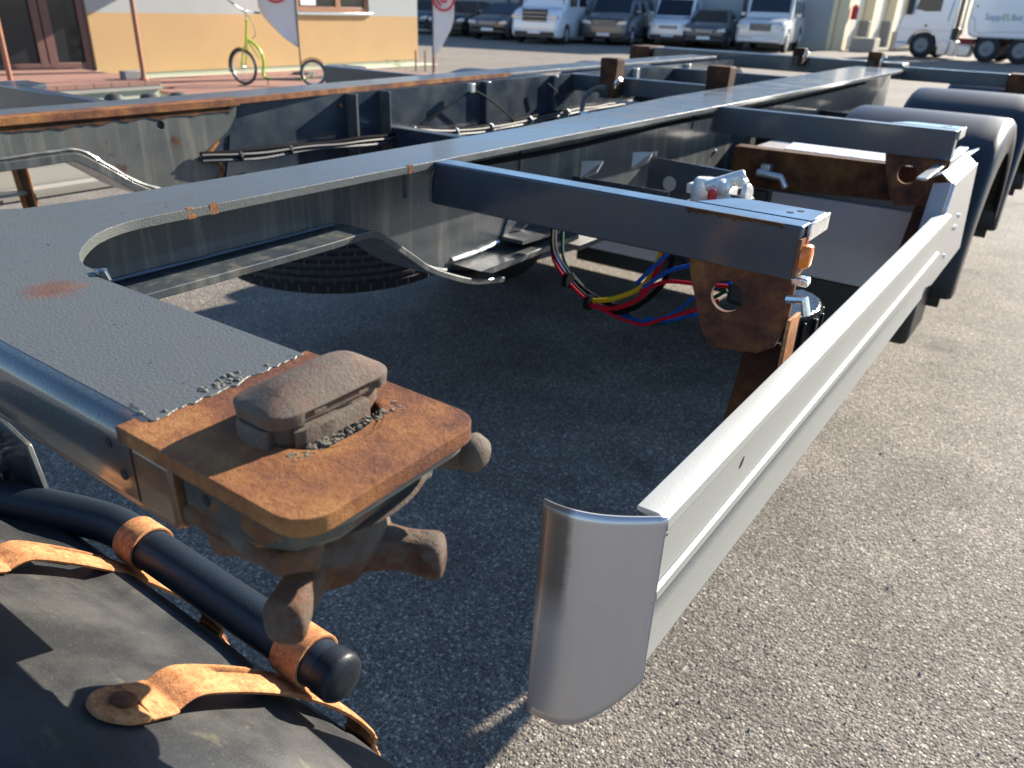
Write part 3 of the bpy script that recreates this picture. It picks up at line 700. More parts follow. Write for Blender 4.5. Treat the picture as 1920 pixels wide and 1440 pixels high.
b = B(); prism(b, [(5.20, 1.86), (5.42, 1.97), (5.56, 1.88), (5.42, 1.70)], 'y', -1.277, -1.271); obj('leaf_emblem', b, 'txt_green', tr)
b = B(); prism(b, [(3.22, 2.12), (3.28, 2.18), (3.33, 2.12), (3.28, 2.06)], 'y', -1.277, -1.271); obj('leaf_emblem', b, 'txt_green', tr)
# ================================================================== CONTAINER CHASSIS TRAILER
T = 1.13
tl = thing('container_trailer', 'dark blue grey skeletal container trailer with rusty corner twist lock in the foreground', 'trailer', (-1.55, 2.6, 0))
RX0, RX1 = -1.12, -.978
def ragged(p, q, n, amp, seed):
    out = []
    for i in range(n):
        u = i / (n - 1); x = p[0] + (q[0] - p[0]) * u; y = p[1] + (q[1] - p[1]) * u
        k = amp * (noise.noise(Vector((u * 9, seed, 0))) + .6 * noise.noise(Vector((u * 31, seed, 4))))
        if 0 < i < n - 1: x += k
        out.append((x, y))
    return out
# deck plate: front bolster top + right beam flange, one welded plate with a rounded inner corner
edge = ragged((-.474, .245), (-.4835, .3885), 60, .005, 3)
fil = [(-.80, .3835), (-.806, .392), (-.822, .394), (-.841, .3945), (-.862, .401), (-.885, .412), (-.908, .428), (-.930, .447), (-.948, .466), (-.962, .488), (-.972, .513), (-.977, .54)]
deck = B()
poly = [(-2.62, .245)] + edge + fil + [(RX1, 1.6), (-.972, 2.6), (-.965, 5.3), (-1.25, 5.3), (-1.205, 2.6), (-1.125, 1.6), (RX0, .9), (-1.123, .56), (-1.135, .47), (-1.17, .42), (-1.23, .392), (-2.62, .392)]
prism(deck, poly, 'z', T - .0125, T + .0004)
obj('deck_plate', deck, 'paint', tl, .0005, segs=1)
# rounded near edge of the box section and its near face
def bol(name, x0, x1, m, zb):
    b = B(); prof = []
    for k in range(7):
        a = rad(90 + 15 * k); prof.append((.245 + .018 * math.cos(a), T - .018 + .018 * math.sin(a)))
    prof += [(.227, zb + .008), (.232, zb), (.40, zb), (.40, T - .013), (.245, T - .013)]
    prism(b, prof, 'x', x0, x1); return obj(name, b, m, tl, smooth='auto')
bol('front_bolster', -2.62, -.478, 'paint_rusty_mix', 1.063)
# open channel hanging under the bolster
b = B(); box(b, -2.3, -.50, .262, .345, 1.012, 1.0625); obj('lower_channel', b, 'paint_rusty', tl, .004)
for (x, z) in ((-.505, 1.110), (-.492, 1.088), (-.40, 1.103)):
    b = B(); lathe(b, [(-.0004, .0042), (.0004, .0042)], (x, .2266 if x < -.45 else .2317, z), 'y', 14); obj('bolt_hole', b, 'grille', tl)
b = B(); prism(b, [(.2272, 1.071), (.232, 1.0632), (.395, 1.0632), (.395, 1.1163), (.2272, 1.1163)], 'x', -.4778, -.432); obj('bolster_end', b, 'paint_rusty_mix', tl, .003)
# small welded clip on the deck (left picture edge)
b = B(); loft(b, [sring(-1.005, .355, T, .028, .012, 3, 16), sring(-1.005, .355, T + .012, .024, .010, 3, 16), sring(-1.0, .355, T + .018, .014, .006, 3, 16)]); jitter(b, .005, 60); obj('weld_clip', b, 'paint_clean_shade', tl, smooth='auto')
b = B(); loft(b, [sring(-.803, .392, T - .004, .012, .007, 2, 12), sring(-.803, .392, T + .004, .010, .006, 2, 12), sring(-.803, .392, T + .006, .004, .003, 2, 12)]); jitter(b, .003, 90); obj('weld_bead', b, 'paint_clean_shade', tl, smooth='auto')
# paint flake rim along the rust plate
b = B()
for i in range(60):
    u = random.uniform(.34, .56) if random.random() < .85 else random.random(); x = -.478 - .008 * u + random.uniform(-.013, .0); y = .245 + .143 * u
    s = random.uniform(.0008, .0022); loft(b, [sring(x, y, T, s * 1.5, s, 2.4, 7), sring(x, y, T + s * .5, s * 1.2, s * .8, 2.4, 7), sring(x + s * .2, y, T + s * .8, s * .5, s * .4, 2.4, 7)])
jitter(b, .0016, 150); o = obj('paint_flakes', b, simple('flake', (.13, .13, .10), .9, 0, .4, 80, .001, 300), tl); o['kind'] = 'stuff'
# right beam
SC = [(.40, 1.030), (.60, 1.030), (.85, 1.031), (.93, 1.033), (.965, 1.030), (1.00, 1.010), (1.05, .975), (1.11, .932), (1.18, .898), (1.26, .868), (1.36, .848)]
def S_pts(off, n=5):
    P = smoothpath([(y, z, 0) for y, z in SC], n); return [(p[0], p[1]) for p in P]
def beamset(sx, X_web, Xa, Xb, z_off, mat_w, mirror=False):
    P = S_pts(0)
    pol = [(y, z + z_off) for y, z in P] + [(5.3, .845 + z_off), (5.3, T - .013), (.40, T - .013)]
    b = B(); prism(b, pol, 'x', X_web - .005, X_web + .005); obj('beam_web', b, mat_w, tl)
    b = B(); up = [(y, z + z_off) for y, z in P]
    lo = []
    for i, (y, z) in enumerate(up):
        a = up[max(i - 1, 0)]; c = up[min(i + 1, len(up) - 1)]; d = Vector((c[0] - a[0], c[1] - a[1])).normalized(); lo.append((y + d.y * .012, z - d.x * .012))
    prism(b, up + lo[::-1], 'x', Xa, Xb); obj('lower_flange', b, 'paint_web', tl, .0012, segs=1, smooth='auto')
beamset(1, -1.055, RX0 + .005, -.974, 0, 'paint_web')
b = B(); prism(b, [(1.262, .886), (1.66, .888), (1.66, .874), (1.30, .872)], 'x', -1.055, -.966); obj('splice_plate', b, 'paint_web', tl, .0015, segs=1)
b = B(); box(b, -1.11, -.985, 1.7, 5.3, .832, .845); obj('lower_flange', b, 'paint_web', tl)
b = B(); prism(b, [(1.44, .912), (1.60, .905), (1.60, .898), (1.44, .903)], 'x', -1.05, -.985); obj('gusset', b, 'paint_web', tl)
def weld(pts, name='weld_seam', r=.004, m='paint_clean_shade'):
    b = B(); P = smoothpath(pts, 6); tube(b, P, r, 6, rs=[r * (1 + .5 * noise.noise(Vector((i * .9, 3, 1)))) for i in range(len(P))]); jitter(b, .0012, 120); obj(name, b, m, tl, smooth='auto')
weld([(-1.05, y, z + .002) for y, z in ((1.05, .975), (1.14, .917), (1.24, .875), (1.35, .850))])
weld([(-1.048, 1.262, .895), (-1.048, 1.37, .895), (-1.048, 1.43, .90)], r=.005, m='alu_sheet')
weld([(-1.048, 1.44, .9), (-1.048, 1.50, 1.02), (-1.048, 1.51, 1.1)], r=.003)
weld([(-1.048, .46, 1.034), (-1.048, .7, 1.034), (-1.048, .93, 1.035)], r=.0035)
# rusty nicks on the flange edge
for y, m_ in ((.61, 'rust_mid'), (.645, 'rust_mid'), (1.055, 'rust_mid')):
    b = B(); box(b, RX1 - .004, RX1 + .0012, y, y + .012, T - .0132, T + .0012); jitter(b, .0015, 70, y); obj('rust_nick', b, m_, tl)
# left beam: top flange (tapering outwards), web, doubled neck plate
b = B(); prism(b, [(-1.985, .40), (-1.985, .85), (-1.99, 1.45), (-2.065, 2.35), (-2.10, 3.3), (-2.14, 5.3), (-2.33, 5.3), (-2.28, 3.3), (-2.22, 2.35), (-2.16, 1.45), (-2.14, .85), (-2.14, .40)], 'z', T - .0125, T); obj('deck_plate', b, 'paint', tl, .0012, segs=1)
def ragstrip(y0, y1, x, z0, z1, amp, m, name, n=60, th=.003):
    """rust band with a ragged lower edge on a vertical plate at x"""
    b = B(); lo = []; 
    for i in range(n + 1):
        y = y0 + (y1 - y0) * i / n; lo.append((y, z0 + amp * noise.noise(Vector((y * 30, 1, 2))) + amp * .8 * noise.noise(Vector((y * 90, 4, 2)))))
    prism(b, lo + [(y1, z1), (y0, z1)], 'x', x - th, x); return obj(name, b, m, tl)
b = B(); box(b, -2.02, -1.9825, .42, 1.45, T - .018, T + .0035); obj('flange_edge_bar', b, 'rust_mid', tl, .003)
b = B(); prism(b, [(-1.9885, 1.452), (-2.062, 2.35), (-2.085, 2.9), (-2.097, 2.9), (-2.078, 2.35), (-2.004, 1.452)], 'z', T - .0135, T + .0012); jitter(b, .0008, 40); obj('flange_edge_bar', b, 'rust_mid', tl)
ragstrip(.42, 1.42, -1.9885, 1.098, 1.116, .012, 'rust_dark', 'rust_scale')
P = [(y, z + .008) for y, z in S_pts(0)]; P = [p for p in P if p[0] < 1.30]
arc = [(1.30, .88), (1.345, .915), (1.375, .945), (1.345, .975), (1.335, .995), (1.365, 1.02), (1.41, 1.05), (1.438, 1.085), (1.442, 1.117)]
b = B(); prism_hole(b, [(p[0], p[1]) for p in P if p[0] > .42] + arc + [(.42, 1.117)], (1.203, 1.08), .0105, 'x', -2.0, -1.991, 36)
obj('neck_plate', b, 'paint_worn', tl, .001, segs=1)
b = B(); lathe(b, [(0, .0103), (.004, .0103)], (-2.0018, 1.203, 1.08), 'x', 16); obj('hole_backing', b, 'grille', tl)
b = B(); prism(b, [(y, z + .008) for y, z in S_pts(0)] + [(5.3, .845), (5.3, T - .013), (.40, T - .013)], 'x', -2.03, -2.02); obj('beam_web', b, 'paint_clean_shade', tl)
b = B(); up = [(y, z + .008) for y, z in S_pts(0)]; lo = []
for i, (y, z) in enumerate(up):
    a = up[max(i - 1, 0)]; c = up[min(i + 1, len(up) - 1)]; d = Vector((c[0] - a[0], c[1] - a[1])).normalized(); lo.append((y + d.y * .02, z - d.x * .02))
prism(b, up + lo[::-1], 'x', -2.13, -1.972); obj('lower_flange', b, 'paint_web', tl, .0012, segs=1)
b = B(); box(b, -2.13, -1.99, 1.37, 5.3, .833, .845); obj('lower_flange', b, 'paint_web', tl)
weld([(-1.978, y, z + .012) for y, z in ((.42, 1.031), (.7, 1.031), (.9, 1.036), (.97, 1.033), (1.02, 1.0), (1.10, .94), (1.2, .893))], r=.0045, m='paint_worn')
weld([(-2.018, 1.43, 1.03), (-2.018, 1.40, .92), (-2.018, 1.36, .87)], r=.003)
# flaked rusty weld along the neck plate arc
b = B(); tube(b, [(-1.99, y, z) for y, z in ((1.37, 1.02), (1.335, .995), (1.345, .975), (1.372, .945), (1.34, .91), (1.37, .90), (1.42, .895))], .006, 7); jitter(b, .006, 60); obj('rust_weld', b, 'rust', tl)
for y in (1.885, 2.04):
    b = B(); box(b, -2.02, -1.968, y, y + .009, .846, T - .0135); obj('stiffener', b, 'paint_web', tl, .001, segs=1)
for y in (2.62, 3.12, 3.9, 4.55):
    b = B(); box(b, -2.02, -1.995, y, y + .03, .90, T - .0135); obj('stiffener', b, 'alu' if y > 3.5 else 'paint_clean_shade', tl, .002)  # far pair in pale metal: their sunlit edges put into the colour
b = B(); lathe(b, [(0, .004), (.006, .008), (.012, .004)], (-2.02, 1.86, 1.08), 'x', 10); obj('bolt_head', b, 'rust', tl)
# harness along the left web
hp = smoothpath([(-1.985, 1.30, .985), (-1.975, 1.45, .978), (-1.975, 1.66, .974), (-1.965, 1.83, .969), (-1.965, 2.03, .966), (-1.975, 2.13, .985), (-1.98, 2.35, .952), (-1.98, 2.7, .945), (-1.99, 3.1, .955), (-2.0, 3.5, .96), (-2.0, 4.6, .965)], 8)
for k, (m_, r, ox, oz) in enumerate((('darkpole', .007, 0, 0), ('wire_black', .006, .006, .010), ('darkpole', .004, .012, .004), ('tube', .005, .009, -.009))):
    b = B(); tube(b, [p + Vector((ox + .004 * noise.noise(p * 4 + Vector((k, 0, 0))), 0, oz + .007 * noise.noise(p * 5 + Vector((0, k * 3, 0))))) for p in hp], r, 7); obj('cable', b, m_, tl, smooth='auto')
for y, z in ((1.42, .978), (1.6, .975), (1.78, .97), (1.95, .967), (2.16, .98), (2.4, .95), (2.62, .946), (2.9, .95), (3.2, .957)):
    b = B(); lathe(b, [(-.004, .016), (.004, .016)], (-1.972, y, z), 'y', 12); obj('cable_tie', b, 'chrome' if y > 2.1 else 'black', tl)
for pth in ([(-1.98, 2.5, 1.10), (-1.975, 2.62, 1.05), (-1.97, 2.78, .96)], [(-1.98, 2.5, 1.09), (-1.985, 2.3, 1.02), (-1.99, 2.12, .96)], [(-1.99, 3.05, 1.09), (-1.98, 3.12, 1.05)]):
    b = B(); tube(b, smoothpath(pth, 6), .0035, 6); obj('cable', b, 'wire_black', tl)
b = B(); box(b, -1.99, -1.97, 2.49, 2.515, 1.085, 1.118); obj('cable_clip', b, 'alu', tl, .002)
b = B(); tube(b, smoothpath([(-1.75, 2.95, .98), (-1.75, 2.97, 1.05), (-1.74, 3.02, 1.085), (-1.70, 3.05, 1.095)], 6), .010, 8); obj('bent_pipe', b, 'darkpole', tl, smooth='auto')
for i in range(6):
    b = B(); lathe(b, [(0, .010), (.02, .014), (.035, .008)], (-1.72 + i * .045, 2.9, 1.0 + .004 * (i % 2)), 'x', 10); obj('pipe_fitting', b, 'chrome', tl, smooth='auto')
# cross members between the beams
for i, (y, zt, zb) in enumerate(((3.30, 1.117, 1.046), (2.05, 1.00, .90), (4.4, 1.10, 1.0))):
    b = B(); box(b, -2.02, -1.06, y, y + .05, zb, zt); obj('cross_member', b, 'paint_clean_shade', tl, .003)
b = B(); box(b, -1.75, -1.3, 3.22, 3.235, 1.02, 1.032); obj('strip', b, 'alu', tl, .002)
def post(x0, x1, y, z0, z1, foot):
    b = B(); prism(b, [(x0 + .006, z0), (x1 - .006, z0), (x1, z1 - .006), (x1 - .005, z1), (x0 + .006, z1), (x0, z1 - .006)], 'y', y, y + .07)
    p = obj('support_post', b, 'rust_dark', tl, .003)
    b = B(); box(b, x0 + .01, x1 - .03, y - .006, y - .001, z0 + .0, z0 + .06); obj('pocket', b, 'grille', p)
    b = B(); tube(b, smoothpath([(x1 + .004, y - .01, z0 + .045), (x1 + .01, y - .012, z0 + .07), (x1 + .03, y - .012, z0 + .085)], 4), .008, 8); obj('pin', b, 'chrome', p, smooth='auto')
post(-1.83, -1.745, 3.22, 1.035, 1.199, 0); post(-1.335, -1.235, 3.22, 1.035, 1.200, 0)
# rear bolster
b = B(); box(b, -2.70, -1.03, 5.48, 5.66, 1.06, 1.15); obj('rear_bolster', b, 'paint_clean_shade', tl, .006)
b = B(); box(b, -.98, -.44, 5.20, 5.27, 1.076, 1.146); obj('rear_bolster', b, 'paint_clean_shade', tl, .005)
post(-1.68, -1.605, 5.40, 1.10, 1.205, 0); post(-1.225, -1.145, 5.40, 1.10, 1.208, 0)
b = B(); box(b, -.44, -.30, 5.16, 5.30, 1.05, 1.15); box(b, -.50, -.38, 5.14, 5.18, 1.02, 1.049); obj('corner_casting', b, 'rust_dark', tl, .006)
b = B(); box(b, -2.86, -2.70, 5.44, 5.68, 1.04, 1.155); obj('corner_casting', b, 'rust_dark', tl, .01)
# rust stained upper flange far right of beam is left to the paint
# -------- outriggers
def outrigger(Y, side):
    """side=+1: right. built from x=-.985 to -.29"""
    f = (lambda x: x) if side > 0 else (lambda x: -3.07 - x)
    def bx(x0, x1, *r):
        a, c = sorted((f(x0), f(x1))); return b_box(a, c, *r)
    o = obj('outrigger', bx(-.985 if side > 0 else -.955, -.292, Y, Y + .042, 1.05, 1.1295), 'paint_clean_shade', tl, .003)
    b = B(); pl = [(f(-.475), Y + .0425), (f(-.292), Y + .0425), (f(-.292), Y + .118), (f(-.40), Y + .12), (f(-.435), Y + .112)]
    prism(b, pl, 'z', 1.116, 1.1302); obj('pad_plate', b, 'paint_clean_shade', o, .0015, segs=1)
    b = B(); a, c = sorted((f(-.2915), f(-.286))); box(b, a, c, Y + .02, Y + .118, 1.104, 1.1305); obj('pad_lip', b, 'alu_sheet', o, .0015, segs=1)
    for (px_, py_) in ((-.335, .075), (-.325, .095)):
        b = B(); lathe(b, [(0, .0055), (.0006, .0055)], (f(px_), Y + py_, 1.1303), 'z', 12); obj('bolt_hole', b, 'grille', o)
    b = B(); pl = [(f(x), z) for x, z in ((-.462, 1.049), (-.292, 1.049), (-.292, .985), (-.305, .935), (-.33, .918), (-.405, .908), (-.425, .935), (-.456, 1.02))]
    prism_hole(b, pl, (f(-.392), .998), .0255, 'y', Y + .018, Y + .027, 30); g_ = obj('bracket_plate', b, 'rust_mid', o, .001, segs=1)
    b = B(); pl = [(f(x), z) for x, z in ((-.352, .918), (-.300, .94), (-.290, .90), (-.318, .72), (-.372, .72))]
    prism(b, pl, 'y', Y + .028, Y + .034); obj('hanger_leg', b, 'rust_dark', o)
    b = B(); pl = [(f(x), z) for x, z in ((-.292, .985), (-.286, .985), (-.286, .90), (-.312, .72), (-.318, .72), (-.292, .90))]
    prism(b, pl, 'y', Y + .012, Y + .062); obj('hanger_leg', b, 'rust_bright', o, .001, segs=1)
    b = B(); a, c = sorted((f(-.30), f(-.262))); box(b, a, c, Y + .03, Y + .06, .76, .80); obj('rail_mount', b, 'rust', o, .003)
    return o
o1 = outrigger(1.126, 1); o2 = outrigger(2.48, 1); outrigger(1.126, -1); outrigger(2.48, -1)
# rusty welding scars on first outrigger
b = B(); lo = [(-.47 + i * .006, 1.127 - abs(.012 * noise.noise(Vector((i * .5, 2, 3)))) - .002) for i in range(26)]; prism(b, lo + [(-.32, 1.1299), (-.47, 1.1299)], 'y', 1.1245, 1.1262); obj('rust_scar', b, 'rust_dark', tl)
# marker lamp + little fittings at the end of the first outrigger
b = B(); loft(b, [[(x, 1.14 + s * y_, z_) for s, y_, z_ in ((-1, w_, 1.070), (1, w_, 1.070), (1, w_ * 1.1, 1.09), (1, w_ * .7, 1.102), (-1, w_ * .7, 1.102), (-1, w_ * 1.1, 1.09))] for x, w_ in ((-.292, .018), (-.281, .016), (-.276, .010))])
ml = obj('marker_lamp', b, 'orange', tl, .003, smooth='auto')
b = B(); box(b, -.2925, -.288, 1.118, 1.162, 1.058, 1.113); obj('lamp_base', b, 'rust', ml, .001)
b = B(); box(b, -.296, -.272, 1.13, 1.15, 1.042, 1.055); obj('bolt_head', b, 'chrome', tl, .003)
b = B(); tube(b, [(-.294, 1.13, 1.02), (-.268, 1.12, 1.028), (-.262, 1.12, 1.006)], .007, 8); obj('hook', b, 'chrome', tl, smooth='auto')
# -------- twist lock corner
X0, X1, Y0, Y1 = -.489, -.298, .226, .402
def rrect(x0, x1, y0, y1, r):
    """rounded only on the x1 corners"""
    o = [(x0, y0)]
    for k in range(7):
        a = rad(-90 + 15 * k); o.append((x1 - r + r * math.cos(a), y0 + r + r * math.sin(a)))
    for k in range(7):
        a = rad(15 * k); o.append((x1 - r + r * math.cos(a), y1 - r + r * math.sin(a)))
    return o + [(x0, y1)]
b = B(); prism_hole(b, rrect(X0, X1, Y0, Y1 - .006, .024), (-.392, .322), .046, 'z', 1.1165, T - .0006, 40)
tw = obj('corner_plate', b, 'rust', tl, .0028, segs=3)
# slot filler: plate material leaves an oblong opening
b = B(); 
outer = [( -.392 + .0462 * math.cos(rad(9 * k)), .322 + .0462 * math.sin(rad(9 * k))) for k in range(40)]
inner = [(p[0], p[1]) for p in sring(-.392, .329, 0, .0375, .069, 5, 40)]
# make inner stay inside outer for the side parts only
inn = []
for (x, y) in inner:
    d = Vector((x + .392, y - .322)); 
    if d.length > .0455: d = d.normalized() * .0455
    inn.append((-.392 + d.x, .322 + d.y))
va = [[b.verts.new((p[0], p[1], z)) for p in L] for L in (outer, inn) for z in (1.117, T - .0008)]
for i in range(40):
    j = (i + 1) % 40
    for q in ((va[0][i], va[0][j], va[2][j], va[2][i]), (va[1][j], va[1][i], va[3][i], va[3][j]), (va[2][i], va[2][j], va[3][j], va[3][i])):
        try: b.faces.new(q)
        except ValueError: pass
obj('slot_rim', b, 'rust', tw)
b = B(); prism(b, [(-.427, .232), (-.350, .232), (-.328, .244), (-.318, .27), (-.318, .36), (-.335, .385), (-.427, .388)], 'z', 1.086, 1.1163); jitter(b, .001, 30); obj('lock_housing', b, 'cast_dark', tl, .004)
b = B(); prism(b, rrect(-.40, -.301, Y0 + .012, Y1 - .008, .03), 'z', 1.111, 1.1162); obj('shim_plate', b, 'paint_worn', tl)
b = B(); pl = [(-.435, .232), (-.335, .232), (-.322, .25), (-.335, .275), (-.435, .30)]; prism(b, pl, 'z', 1.070, 1.0858); jitter(b, .002, 40); obj('broken_bracket', b, 'cast_mix', tl, .005)
b = B(); prism(b, [(-.385, .236), (-.345, .244), (-.328, .262), (-.345, .28), (-.378, .268)], 'z', 1.060, 1.080); jitter(b, .004, 45); obj('broken_bracket', b, 'cast_mix', tl, .006)
# head
hx_, hy_ = -.3975, .3255
def headring(z, a, bb, e, dx=0, dy=0): return sring(hx_ + dx, hy_ + dy, z, a, bb, e, 48)
b = B(); loft(b, [headring(1.085, .0225, .048, 3.2), headring(1.1445, .0235, .0500, 3.6)]); collar = obj('twist_lock_collar', b, 'cast', tl, .002)
b = B()
loft(b, [headring(1.1425, .025, .0500, 3.6), headring(1.1430, .0270, .0525, 4.2), headring(1.1436, .0284, .0542, 4.6), headring(1.1525, .0290, .0548, 5), headring(1.1533, .0288, .0546, 5), headring(1.1545, .0278, .0536, 4.8), headring(1.1595, .0205, .0460, 4.0), headring(1.1645, .0125, .0370, 3.6), headring(1.1655, .0105, .0350, 3.4), headring(1.1668, .0060, .0240, 2.8), headring(1.1672, .001, .008, 2.2)])
bmesh.ops.subdivide_edges(b, edges=b.edges[:], cuts=1, use_grid_fill=True)
for v_ in b.verts:   # the crown falls away towards the near end, one corner is notched
    q = v_.co
    k = max(0, (q.z - 1.154) / .017); q.z -= k * .006 * max(0, (hy_ + .005 - q.y) / .06)
    if q.x > hx_ + .019 and hy_ - .032 < q.y < hy_ + .036 and q.z < 1.1525: q.x -= .003
jitter(b, .0006, 40); jitter(b, .0003, 160)
hd = obj('twist_lock_head', b, 'cast', tl, smooth='auto')
# crescent guide collars either side of the stem, with the step seen at the near end
for a0, a1, dy in ((118, 292, 0), (318, 372, .004)):
    b = B(); N = 16; rings = []
    for k in range(N + 1):
        a = rad(a0 + (a1 - a0) * k / N)
        def E(r, z): 
            c_, s_ = math.cos(a), math.sin(a); e = 3.0
            return (hx_ + (.0295 + r) * math.copysign(abs(c_) ** (2 / e), c_), hy_ + dy + (.0565 + r) * math.copysign(abs(s_) ** (2 / e), s_), z)
        rings.append([E(-.001, 1.118), E(.0015, 1.118), E(.0015, 1.1395), E(-.0005, 1.1418), E(-.005, 1.142), E(-.007, 1.118)])
    loft(b, rings); jitter(b, .0008, 60); obj('guide_collar', b, 'cast', tl, smooth='auto')
# dirt crumbs in the gap
b = B()
for i in range(150):
    y = random.uniform(.272, .378); x = hx_ + .0345 + random.uniform(-.003, .007); s = random.uniform(.0005, .0017)
    loft(b, [sring(x, y, T - .004, s * 1.6, s, 2, 6), sring(x, y, T - .001 + s * .6, s, s * .7, 2, 6)])
jitter(b, .0012, 200); o = obj('dirt_crumbs', b, simple('dirt', (.16, .14, .11), .95, 0, .4, 90), tl); o['kind'] = 'stuff'
# stem, washer, cross nut
cx_, cy_ = -.380, .312
b = B(); lathe(b, [(1.099, .047), (1.085, .050), (1.072, .047), (1.068, .040)], (cx_, cy_, 0), 'z', 40); obj('bearing_ring', b, 'cast', tl, smooth='auto')
b = B(); lathe(b, [(1.070, .034), (1.062, .036), (1.054, .043), (1.044, .047), (1.034, .043), (1.020, .034), (1.008, .028)], (cx_, cy_, 0), 'z', 40)
jitter(b, .0012, 40); nut = obj('wing_nut', b, 'cast_mix', tl, smooth='auto')
b = B(); lathe(b, [(1.082, .060), (1.0805, .063), (1.078, .060)], (cx_ + .008, cy_ + .012, 0), 'z', 40)
for v_ in b.verts: v_.co.z += (v_.co.x - cx_) * .10 + (v_.co.y - cy_) * .18
obj('washer', b, 'cast', tl, smooth='auto')
ang0 = math.atan2(.036, .067)
for k in range(4):
    a = ang0 + math.pi / 2 * k; d = Vector((math.cos(a), math.sin(a), 0)); s_ = Vector((-d.y, d.x, 0)); rings = []
    for (r, w_, h_, z) in ((.012, .020, .020, 1.030), (.028, .017, .019, 1.030), (.040, .0150, .0170, 1.033), (.052, .0130, .0158, 1.033), (.066, .0135, .0165, 1.031), (.078, .0150, .0180, 1.029), (.086, .0150, .0180, 1.029), (.0905, .0115, .0140, 1.029)):
        c_ = Vector((cx_, cy_, z)) + d * r
        rings.append([c_ + s_ * (w_ * math.copysign(abs(math.cos(t)) ** .62, math.cos(t))) + Vector((0, 0, h_ * math.copysign(abs(math.sin(t)) ** .62, math.sin(t)))) for t in [2 * math.pi * i / 18 for i in range(18)]])
    b = B(); loft(b, rings); jitter(b, .0022, 38, k); obj('nut_arm', b, 'cast_mix', nut, smooth=True, sub=1)
b = B(); P = smoothpath([(-.372, .345, 1.0905), (-.345, .375, 1.0905), (-.3215, .3975, 1.0905), (-.3150, .403, 1.091)], 6)
tube(b, P, .0105, 16, rs=[.0105 + .0045 * max(0, (i / (len(P) - 1) - .45)) * 1.8 for i in range(len(P))]); lathe(b, [(-.006, .0125), (0, .0155), (.008, .0135), (.013, .006)], P[-1], 'x', 16); jitter(b, .0012, 50)
obj('locking_lever', b, 'cast', tl, smooth=True)
# -------- side guard rail
prof = [(-.262, .951), (-.262, .956), (-.240, .9565), (-.2275, .953), (-.2265, .941), (-.2325, .936), (-.2345, .872), (-.2335, .866), (-.228, .862), (-.2275, .852), (-.2335, .846), (-.2385, .80), (-.2345, .752), (-.2385, .748), (-.2445, .756), (-.2455, .80), (-.2415, .85), (-.2415, .93), (-.2445, .948)]
b = B(); prism(b, prof, 'x', 0, 1); bmesh.ops.delete(b, geom=b.verts[:], context='VERTS')
b.free(); b = B(); A = [b.verts.new((x, .602, z)) for x, z in prof]; D = [b.verts.new((x, 2.26 + (.965 - z) * -.42, z)) for x, z in prof]
b.faces.new(A); b.faces.new(D[::-1]); n = len(prof)
for i in range(n): b.faces.new((A[i], A[(i + 1) % n], D[(i + 1) % n], D[i]))
rail = obj('side_guard_rail', b, 'alu', tl, .0009, segs=2)
b = B(); lathe(b, [(0, .0068), (.0008, .006)], (-.2338, .835, .905), 'x', 10)
for v_ in b.verts: v_.co.z += (v_.co.y - .835) * .6
obj('scuff_hole', b, 'grille', rail)
for y in (.612, .618):
    b = B(); lathe(b, [(0, .0022), (.0015, .0015)], (-.2335, y, .925), 'x', 8); obj('rivet', b, 'darkpole', rail)
b = B(); NU, NV = 16, 22; V = []
for i in range(NU + 1):
    u = i / NU; x = -.2275 - .1125 * u; y = .601 - .050 * math.sin(u * math.pi / 2) + .0 * u
    zt = .9575 - .003 * math.sin(u * 3.1); zb = .745 - .082 * math.sin(min(1, u * 1.45) * math.pi / 2) ** .9
    V.append([b.verts.new((x - (.011 * u) * (1 - j / NV) * 0 - .003 * (1 - j / NV) * u, y - .004 * (1 - j / NV), zb + (zt - zb) * j / NV)) for j in range(NV + 1)])
for i in range(NU):
    for j in range(NV): b.faces.new((V[i][j], V[i + 1][j], V[i + 1][j + 1], V[i][j + 1]))
ec = obj('rail_end_cap', b, 'alu_end', rail, smooth=True); md = ec.modifiers.new('s', 'SOLIDIFY'); md.thickness = .003; md.offset = 1
# mirrored rail on the far side
b = B(); prof2 = [(-3.07 - x, z) for x, z in prof]; A = [b.verts.new((x, .602, z)) for x, z in prof2]; D = [b.verts.new((x, 2.26, z)) for x, z in prof2]
b.faces.new(A); b.faces.new(D[::-1])
for i in range(n): b.faces.new((A[i], A[(i + 1) % n], D[(i + 1) % n], D[i]))
obj('side_guard_rail', b, 'alu', tl)
b = B(); box(b, -2.80, -2.74, .60, 2.2, .79, .80); obj('rail_inner_lip', b, 'alu', tl)
# -------- tool box with white front, rusty angle beam and aluminium side sheet
tb = obj('tool_box', b_box(-.93, -.296, 2.66, 3.02, .60, .985), 'white_panel', tl, .004)
b = B(); box(b, -.80, -.345, 2.615, 2.638, .615, .872); obj('front_panel', b, 'white_panel', tb, .003)
b = B(); prism(b, [(-.945, 1.0), (-.345, 1.006), (-.345, .905), (-.945, .872)], 'y', 2.598, 2.612); box(b, -.945, -.345, 2.613, 2.66, .9905, 1.0005); obj('angle_beam', b, 'rust_dark', tb, .002)
b = B(); lo = [(-.80 + i * .011, 2.66 + .01 * noise.noise(Vector((i * .6, 0, 1)))) for i in range(42)]; prism(b, lo + [(-.335, 3.0), (-.84, 3.0)], 'z', .986, 1.003); obj('lid', b, 'white_lid', tb)
for x in (-.92, -.86):
    b = B(); box(b, x, x + .05, 2.59, 2.612, .60, .87); obj('upright', b, 'rust_dark' if x < -.9 else 'black', tb, .002)
b = B(); box(b, -.835, -.805, 2.56, 2.60, .93, .96); tube(b, [(-.84, 2.55, .935), (-.76, 2.55, .93), (-.74, 2.55, .90)], .012, 8); obj('bracket', b, 'alu_sheet', tb, .003)
